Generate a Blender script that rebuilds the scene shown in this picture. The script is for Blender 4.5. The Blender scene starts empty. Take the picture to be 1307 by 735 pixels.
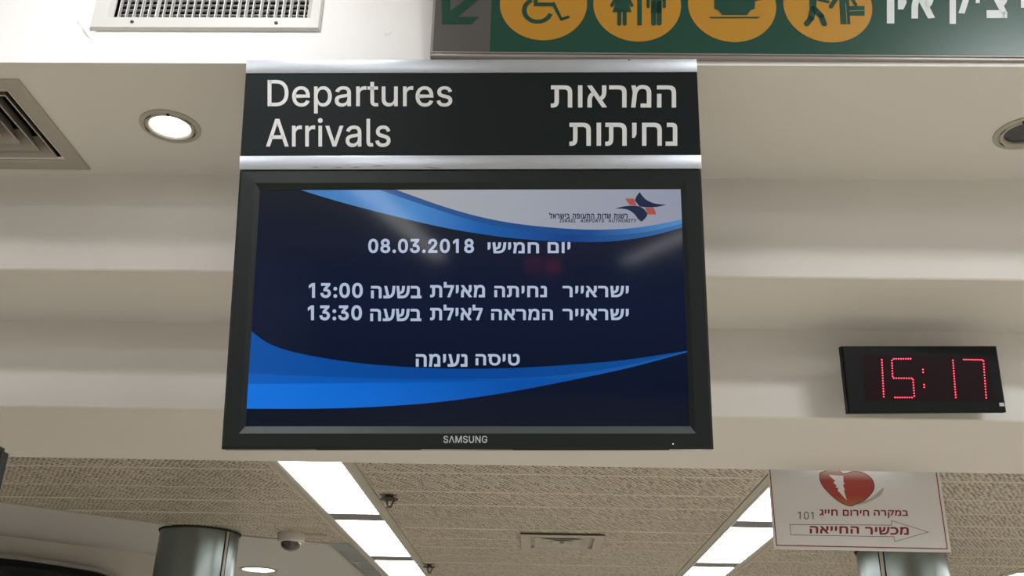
import bpy, bmesh, math, random
from mathutils import Vector, Matrix
from mathutils.geometry import tessellate_polygon

SC = bpy.context.scene
COL = SC.collection
random.seed(7)

# ------------------------------------------------------------------ camera
F, CX, CY = 1250.0, 653.5, 367.5
_dy = Vector((32, 561, 1250)).normalized()
_dx = Vector((40750, 458, -1250)); _dx = (_dx - _dy * _dx.dot(_dy)).normalized()
_dz = _dx.cross(_dy)
EYE = Vector((0, 0, 1.6))
def w(v): return Vector((_dx.dot(v), _dy.dot(v), _dz.dot(v)))
cd = bpy.data.cameras.new('camera'); cam = bpy.data.objects.new('camera', cd); COL.objects.link(cam)
cd.sensor_width = 36; cd.lens = F / 1307 * 36; cd.clip_start = .05; cd.clip_end = 100
X, Y, Z = w(Vector((1, 0, 0))), w(Vector((0, -1, 0))), w(Vector((0, 0, -1)))
M = Matrix((X, Y, Z)).transposed().to_4x4(); M.translation = EYE
cam.matrix_world = M
SC.camera = cam
def ray(px, py): return w(Vector((px - CX, py - CY, F)))
def on_y(px, py, y): r = ray(px, py); return EYE + r * (y / r.y)
def on_z(px, py, z): r = ray(px, py); return EYE + r * ((z - 1.6) / r.z)

# ------------------------------------------------------------------ world, exposure, large lights
SC.view_settings.view_transform = 'Standard'; SC.view_settings.look = 'None'
SC.view_settings.exposure = 0.0; SC.view_settings.gamma = 1; SC.view_settings.use_curve_mapping = False
wd = bpy.data.worlds.new('world'); SC.world = wd; wd.use_nodes = True
wd.node_tree.nodes['Background'].inputs[0].default_value = (.75, .85, 1, 1)
wd.node_tree.nodes['Background'].inputs[1].default_value = .35

HALL = 4.3                                   # height of the hall ceiling behind the photographer
HALL_LIGHTS = [(-3.3, -.7, 50), (-1.7, -3.6, 66), (2.7, -.5, 105), (-3.4, -6.8, 60), (4.0, -6.0, 60), (5.2, -2.8, 60)]
def area(name, loc, rot, sx, sy, power, color=(1, 1, 1), spread=math.pi):
    l = bpy.data.lights.new(name, 'AREA'); l.shape = 'RECTANGLE'; l.size = sx; l.size_y = sy
    l.energy = power; l.color = color; l.spread = spread
    o = bpy.data.objects.new(name, l); COL.objects.link(o); o.location = loc; o.rotation_euler = rot
    return o
for x, y, p in HALL_LIGHTS:
    area('hall_lamp_light', (x, y, HALL - .06), (0, 0, 0), 1.2, .5, p, (.96, .985, 1))
# spot of the hall ceiling aimed at the white wall by the air vent
sp = bpy.data.lights.new('wall_spot_light', 'SPOT'); sp.energy = 105; sp.spot_size = math.radians(50); sp.spot_blend = 1; sp.shadow_soft_size = .06
so = bpy.data.objects.new('wall_spot_light', sp); COL.objects.link(so); so.location = (-1.0, .55, HALL - .1)
so.rotation_euler = (Vector((-.98, 2.0, 3.13)) - so.location).to_track_quat('-Z', 'Y').to_euler()

# ------------------------------------------------------------------ materials
def mat(name, col, rough=.6, metal=0, emit=None, es=1, noise=0, nscale=8, bump=0, bscale=60, coat=0, spec=None, aniso=0):
    m = bpy.data.materials.new(name); m.use_nodes = True; nt = m.node_tree; b = nt.nodes['Principled BSDF']
    b.inputs['Base Color'].default_value = (*col, 1); b.inputs['Roughness'].default_value = rough
    b.inputs['Metallic'].default_value = metal; b.inputs['Coat Weight'].default_value = coat
    if spec is not None: b.inputs['Specular IOR Level'].default_value = spec
    if emit: b.inputs['Emission Color'].default_value = (*emit, 1); b.inputs['Emission Strength'].default_value = es
    tc = nt.nodes.new('ShaderNodeTexCoord')
    if noise:
        n = nt.nodes.new('ShaderNodeTexNoise'); n.inputs['Scale'].default_value = nscale; n.inputs['Detail'].default_value = 5
        nt.links.new(tc.outputs['Object'], n.inputs['Vector'])
        mx = nt.nodes.new('ShaderNodeMix'); mx.data_type = 'RGBA'
        mx.inputs[6].default_value = (*[c * (1 - noise) for c in col], 1); mx.inputs[7].default_value = (*[min(1, c * (1 + noise)) for c in col], 1)
        nt.links.new(n.outputs['Fac'], mx.inputs[0]); nt.links.new(mx.outputs[2], b.inputs['Base Color'])
    if bump:
        n = nt.nodes.new('ShaderNodeTexNoise'); n.inputs['Scale'].default_value = bscale; n.inputs['Detail'].default_value = 4
        nt.links.new(tc.outputs['Object'], n.inputs['Vector'])
        bp = nt.nodes.new('ShaderNodeBump'); bp.inputs['Strength'].default_value = bump; bp.inputs['Distance'].default_value = .01
        nt.links.new(n.outputs['Fac'], bp.inputs['Height']); nt.links.new(bp.outputs[0], b.inputs['Normal'])
    return m
def glow(name, col, rough=.12):               # a patch of a lit screen
    return mat(name, (.003, .003, .004), .065, emit=col, es=1, spec=.36)
def glow_x(name, stops, x0, x1, rough=.12):   # the same with a colour run along local x
    m = glow(name, (0, 0, 0), rough); nt = m.node_tree; b = nt.nodes['Principled BSDF']
    tc = nt.nodes.new('ShaderNodeTexCoord'); s = nt.nodes.new('ShaderNodeSeparateXYZ'); mr = nt.nodes.new('ShaderNodeMapRange'); cr = nt.nodes.new('ShaderNodeValToRGB')
    nt.links.new(tc.outputs['Object'], s.inputs[0]); nt.links.new(s.outputs[0], mr.inputs[0])
    mr.inputs[1].default_value = x0; mr.inputs[2].default_value = x1
    nt.links.new(mr.outputs[0], cr.inputs[0])
    e = cr.color_ramp.elements
    while len(e) < len(stops): e.new(.5)
    for k, (p, c) in enumerate(stops): e[k].position = p; e[k].color = (*c, 1)
    nt.links.new(cr.outputs[0], b.inputs['Emission Color'])
    return m
PAINT = mat('soffit_paint', (.70, .69, .665), .75, noise=.015, nscale=3, bump=.04, bscale=90)
WHITE = mat('white_wall_paint', (.84, .84, .85), .7, noise=.02, nscale=4, bump=.06, bscale=40)
GREYP = mat('upper_plaster', (.50, .51, .51), .8, noise=.03)
FLOOR = mat('stone_floor', (.63, .56, .46), .35, noise=.12, nscale=6)
WALLM = mat('hall_wall_paint', (.60, .59, .57), .8)
BLACK = mat('black_plastic', (.006, .008, .009), .4, spec=.2)
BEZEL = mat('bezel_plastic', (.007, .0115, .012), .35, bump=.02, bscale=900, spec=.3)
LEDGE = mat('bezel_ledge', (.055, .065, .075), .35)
HEADER = mat('header_panel', (.009, .013, .0145), .38, noise=.1, nscale=3, spec=.13)
ALU = mat('brushed_aluminium', (.47, .50, .56), .36, .75, noise=.06, nscale=14, bump=.03, bscale=120)
LETTER = mat('white_lettering', (.66, .68, .70), .6)
VENTM = mat('vent_grey_paint', (.62, .62, .61), .45, noise=.03, nscale=20)
BLADE = mat('vent_blade_paint', (.74, .75, .76), .4)
DUCT = mat('duct_dark', (.035, .04, .05), .6)
DIFF = mat('diffuser_paint', (.40, .375, .335), .5, noise=.03)
DARK = mat('dark_slot', (.008, .008, .009), .8)
RING = mat('lamp_ring_paint', (.42, .40, .36), .45)
REFL = mat('lamp_reflector', (.85, .85, .85), .25, emit=(1, .99, .96), es=1.6)
LAMP = mat('lamp_glass', (.9, .9, .9), .3, emit=(1, .99, .97), es=6)
LENS = mat('lamp_dark_lens', (.035, .04, .045), .2, spec=.6)
STRIP = mat('strip_diffuser', (.9, .9, .9), .5, emit=(1, 1, .985), es=10)
TRIM = mat('strip_trim', (.40, .38, .33), .4)
BAR = mat('strip_crossbar', (.17, .17, .18), .5, noise=.15, nscale=60)
SGREEN = mat('sign_green', (.003, .058, .040), .30, noise=.03)
SGREY = mat('sign_grey', (.09, .085, .085), .4)
SYEL = mat('sign_yellow', (.48, .24, .02), .35)
SWHITE = mat('sign_white', (.72, .78, .80), .35)
FRAME = mat('sign_frame', (.30, .28, .26), .35, .3)
PAPER = mat('paper_board', (.70, .69, .70), .6)
MAROON = mat('maroon_print', (.23, .012, .02), .6)
INK = mat('dark_print', (.05, .04, .04), .6)
STEEL = mat('column_steel', (.23, .265, .26), .3, .92, noise=.05, nscale=5)
GLASS = mat('smoked_edge', (.36, .46, .50), .15, .6, noise=.25, nscale=9)
CAMW = mat('camera_white', (.52, .49, .45), .5)
DOME = mat('camera_dome', (.01, .011, .012), .08, coat=1)
SHOP = mat('shop_black', (.016, .018, .02), .18)
BRASS = mat('sprinkler_bronze', (.045, .04, .034), .5, .2)
CLOCKB = mat('clock_body', (.004, .005, .006), .45, spec=.15)
CLOCKP = mat('clock_panel', (.006, .002, .003), .3, spec=.12, emit=(.006, .0008, .0015), es=1)
LED = mat('led_red', (.3, .01, .02), .4, emit=(1, .035, .10), es=2.2)
LEDC = mat('led_core', (.3, .01, .02), .4, emit=(1, .18, .22), es=2.0)
SILVER = mat('silver_print', (.50, .52, .54), .4)
LINE = mat('line_diffuser', (.9, .9, .9), .5, emit=(1, .99, .95), es=4.6)
DARKW = mat('dark_end_wall', (.10, .10, .105), .7)
FLAKE = mat('paint_flake', (.74, .72, .69), .8)

def perforated():
    m = bpy.data.materials.new('perforated_metal'); m.use_nodes = True; nt = m.node_tree; b = nt.nodes['Principled BSDF']
    N = nt.nodes.new; L = nt.links.new
    def math_(op, a, c=None):
        n = N('ShaderNodeMath'); n.operation = op
        for i, v in enumerate((a, c)):
            if v is None: continue
            if isinstance(v, (int, float)): n.inputs[i].default_value = v
            else: L(v, n.inputs[i])
        return n.outputs[0]
    g = N('ShaderNodeNewGeometry'); s = N('ShaderNodeSeparateXYZ'); L(g.outputs['Position'], s.inputs[0])
    P = .024; Q = .042
    def dots(ox, oy, r):
        c = N('ShaderNodeCombineXYZ'); L(math_('FLOOR', math_('ADD', math_('DIVIDE', s.outputs[0], P), ox + 50)), c.inputs[0]); L(math_('FLOOR', math_('ADD', math_('DIVIDE', s.outputs[1], Q), oy + 50)), c.inputs[1])
        wn = N('ShaderNodeTexWhiteNoise'); wn.noise_dimensions = '2D'; L(c.outputs[0], wn.inputs['Vector'])
        sw = N('ShaderNodeSeparateColor'); L(wn.outputs['Color'], sw.inputs[0])
        fx = math_('SUBTRACT', math_('FRACT', math_('ADD', math_('DIVIDE', s.outputs[0], P), ox + 50)), math_('ADD', math_('MULTIPLY', sw.outputs[0], .36), .32))
        fy = math_('SUBTRACT', math_('FRACT', math_('ADD', math_('DIVIDE', s.outputs[1], Q), oy + 50)), math_('ADD', math_('MULTIPLY', sw.outputs[1], .36), .32))
        d = math_('SQRT', math_('ADD', math_('MULTIPLY', fx, fx), math_('MULTIPLY', fy, fy)))
        return math_('MULTIPLY', math_('LESS_THAN', d, r), math_('ADD', math_('MULTIPLY', wn.outputs['Value'], .6), .4))
    h = math_('MAXIMUM', dots(0, 0, .27), dots(.5, .5, .27))
    n = N('ShaderNodeTexNoise'); n.inputs['Scale'].default_value = 1.7; L(g.outputs['Position'], n.inputs['Vector'])
    mx0 = N('ShaderNodeMix'); mx0.data_type = 'RGBA'; mx0.inputs[6].default_value = (.48, .435, .35, 1); mx0.inputs[7].default_value = (.59, .54, .445, 1)
    L(n.outputs['Fac'], mx0.inputs[0])
    mx = N('ShaderNodeMix'); mx.data_type = 'RGBA'; mx.inputs[7].default_value = (.02, .018, .015, 1)
    L(mx0.outputs[2], mx.inputs[6]); L(h, mx.inputs[0]); L(mx.outputs[2], b.inputs['Base Color'])
    b.inputs['Roughness'].default_value = .42
    return m
PERF = perforated()
SEAM = mat('plank_edge', (.56, .51, .42), .5)

# ------------------------------------------------------------------ mesh helpers
def link(name, me, m=None, parent=None, mats=None):
    o = bpy.data.objects.new(name, me); COL.objects.link(o)
    for x in (mats or ([m] if m else [])): me.materials.append(x)
    if parent: o.parent = parent
    return o
def done(name, bm, m=None, parent=None, mats=None, smooth=False, keep=False):
    me = bpy.data.meshes.new(name)
    if not keep: bmesh.ops.recalc_face_normals(bm, faces=bm.faces)
    if smooth:
        for f in bm.faces: f.smooth = True
    bm.to_mesh(me); bm.free()
    if smooth:
        try: me.set_sharp_from_angle(angle=math.radians(35))
        except Exception: pass
    return link(name, me, m, parent, mats)
def tag(o, label=None, cat=None, group=None, kind=None):
    if label: o['label'] = label
    if cat: o['category'] = cat
    if group: o['group'] = group
    if kind: o['kind'] = kind
    return o
def empty(name, loc=(0, 0, 0), Mx=None):
    o = bpy.data.objects.new(name, None); COL.objects.link(o); o.empty_display_size = .1
    if Mx is not None: o.matrix_world = Mx
    else: o.location = loc
    return o
def bx(bm, x0, x1, y0, y1, z0, z1, mi=0):
    vs = [bm.verts.new(p) for p in ((x0, y0, z0), (x1, y0, z0), (x1, y1, z0), (x0, y1, z0), (x0, y0, z1), (x1, y0, z1), (x1, y1, z1), (x0, y1, z1))]
    for q in ((0, 3, 2, 1), (4, 5, 6, 7), (0, 1, 5, 4), (1, 2, 6, 5), (2, 3, 7, 6), (3, 0, 4, 7)):
        f = bm.faces.new([vs[i] for i in q]); f.material_index = mi
    return vs
def box(name, x0, x1, y0, y1, z0, z1, m, parent=None, bevel=0, seg=2):
    bm = bmesh.new(); bx(bm, x0, x1, y0, y1, z0, z1)
    if bevel: bmesh.ops.bevel(bm, geom=bm.edges[:], offset=bevel, segments=seg, affect='EDGES', profile=.5)
    return done(name, bm, m, parent, smooth=bool(bevel))
def lathe(bm, prof, n=40, c=(0, 0, 0), mi=0, close=False):
    rings = []
    for r, z in prof:
        if r < 1e-6: rings.append([bm.verts.new((c[0], c[1], c[2] + z))])
        else: rings.append([bm.verts.new((c[0] + r * math.cos(2 * math.pi * k / n), c[1] + r * math.sin(2 * math.pi * k / n), c[2] + z)) for k in range(n)])
    if close: rings.append(rings[0])
    for a, b in zip(rings, rings[1:]):
        for k in range(n):
            j = (k + 1) % n
            q = ([a[0]] if len(a) == 1 else [a[k], a[j]]) + ([b[0]] if len(b) == 1 else [b[j], b[k]])
            if len(set(q)) > 2: bm.faces.new(q).material_index = mi
def lathe_obj(name, prof, m, parent=None, n=40, c=(0, 0, 0), close=False, smooth=True):
    bm = bmesh.new(); lathe(bm, prof, n, c, close=close); return done(name, bm, m, parent, smooth=smooth)
def rect_loops(bm, loops, mi=0, cap=False):
    """loops: (x0,x1,z0,z1,y) nested rectangles in the local xz plane, bridged"""
    prev = None
    for (x0, x1, z0, z1, y) in loops:
        r = [bm.verts.new(p) for p in ((x0, y, z0), (x1, y, z0), (x1, y, z1), (x0, y, z1))]
        if prev:
            for k in range(4): bm.faces.new((prev[k], prev[(k + 1) % 4], r[(k + 1) % 4], r[k])).material_index = mi
        prev = r
    if cap: bm.faces.new(prev)
def flat_poly(bm, pts, y, th=0):
    """filled polygon (list of (x,z)) at local depth y; th = thickness toward +y"""
    v = [bm.verts.new((p[0], y, p[1])) for p in pts]
    for t in tessellate_polygon([[Vector((p[0], p[1], 0)) for p in pts]]):
        try: bm.faces.new([v[i] for i in t])
        except ValueError: pass
    if th:
        b = [bm.verts.new((p[0], y + th, p[1])) for p in pts]
        for k in range(len(v)):
            j = (k + 1) % len(v); bm.faces.new((v[k], v[j], b[j], b[k]))
def smooth_path(P, n=8, closed=False):
    out = []; N = len(P); rng = range(N if closed else N - 1)
    for i in rng:
        g = (lambda k: P[k % N]) if closed else (lambda k: P[min(max(k, 0), N - 1)])
        a, b, c, d = g(i - 1), g(i), g(i + 1), g(i + 2)
        for s in range(n):
            t = s / n
            out.append(tuple(.5 * (2 * b[k] + (c[k] - a[k]) * t + (2 * a[k] - 5 * b[k] + 4 * c[k] - d[k]) * t * t + (3 * b[k] - a[k] - 3 * c[k] + d[k]) * t ** 3) for k in (0, 1)))
    if not closed: out.append(tuple(P[-1]))
    return out
def stroke(bm, pts, wd_, y, closed=False):
    """a flat line of width wd_ along pts, mitred"""
    n = len(pts); L = []; Rr = []
    for i in range(n):
        p = Vector(pts[i])
        if closed: a, b = Vector(pts[i - 1]), Vector(pts[(i + 1) % n])
        else: a, b = Vector(pts[max(i - 1, 0)]), Vector(pts[min(i + 1, n - 1)])
        d1 = (p - a).normalized() if (p - a).length > 1e-9 else (b - p).normalized()
        d2 = (b - p).normalized() if (b - p).length > 1e-9 else d1
        t = d1 + d2; t = t.normalized() if t.length > 1e-6 else d1
        nn = Vector((-t.y, t.x)); k = 1 / max(.35, nn.dot(Vector((-d1.y, d1.x))))
        L.append(p + nn * wd_ / 2 * k); Rr.append(p - nn * wd_ / 2 * k)
    vl = [bm.verts.new((q.x, y, q.y)) for q in L]; vr = [bm.verts.new((q.x, y, q.y)) for q in Rr]
    for i in range(n if closed else n - 1):
        j = (i + 1) % n; bm.faces.new((vl[i], vl[j], vr[j], vr[i]))

class Plane:
    """a real plane in the room: origin, x axis to the right, z axis up, y axis into it"""
    def __init__(s, o, rx=0, rz=0, ry=0):
        s.M = Matrix.Translation(o) @ Matrix.Rotation(rz, 4, 'Z') @ Matrix.Rotation(rx, 4, 'X') @ Matrix.Rotation(ry, 4, 'Y'); s.I = s.M.inverted()
    def uv(s, px, py, y=0.0):
        o = s.I @ EYE; d = (s.I.to_3x3() @ ray(px, py)); p = o + d * ((y - o.y) / d.y); return (p.x, p.z)
    def uvs(s, pts, y=0.0): return [s.uv(a, b, y) for a, b in pts]

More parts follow.
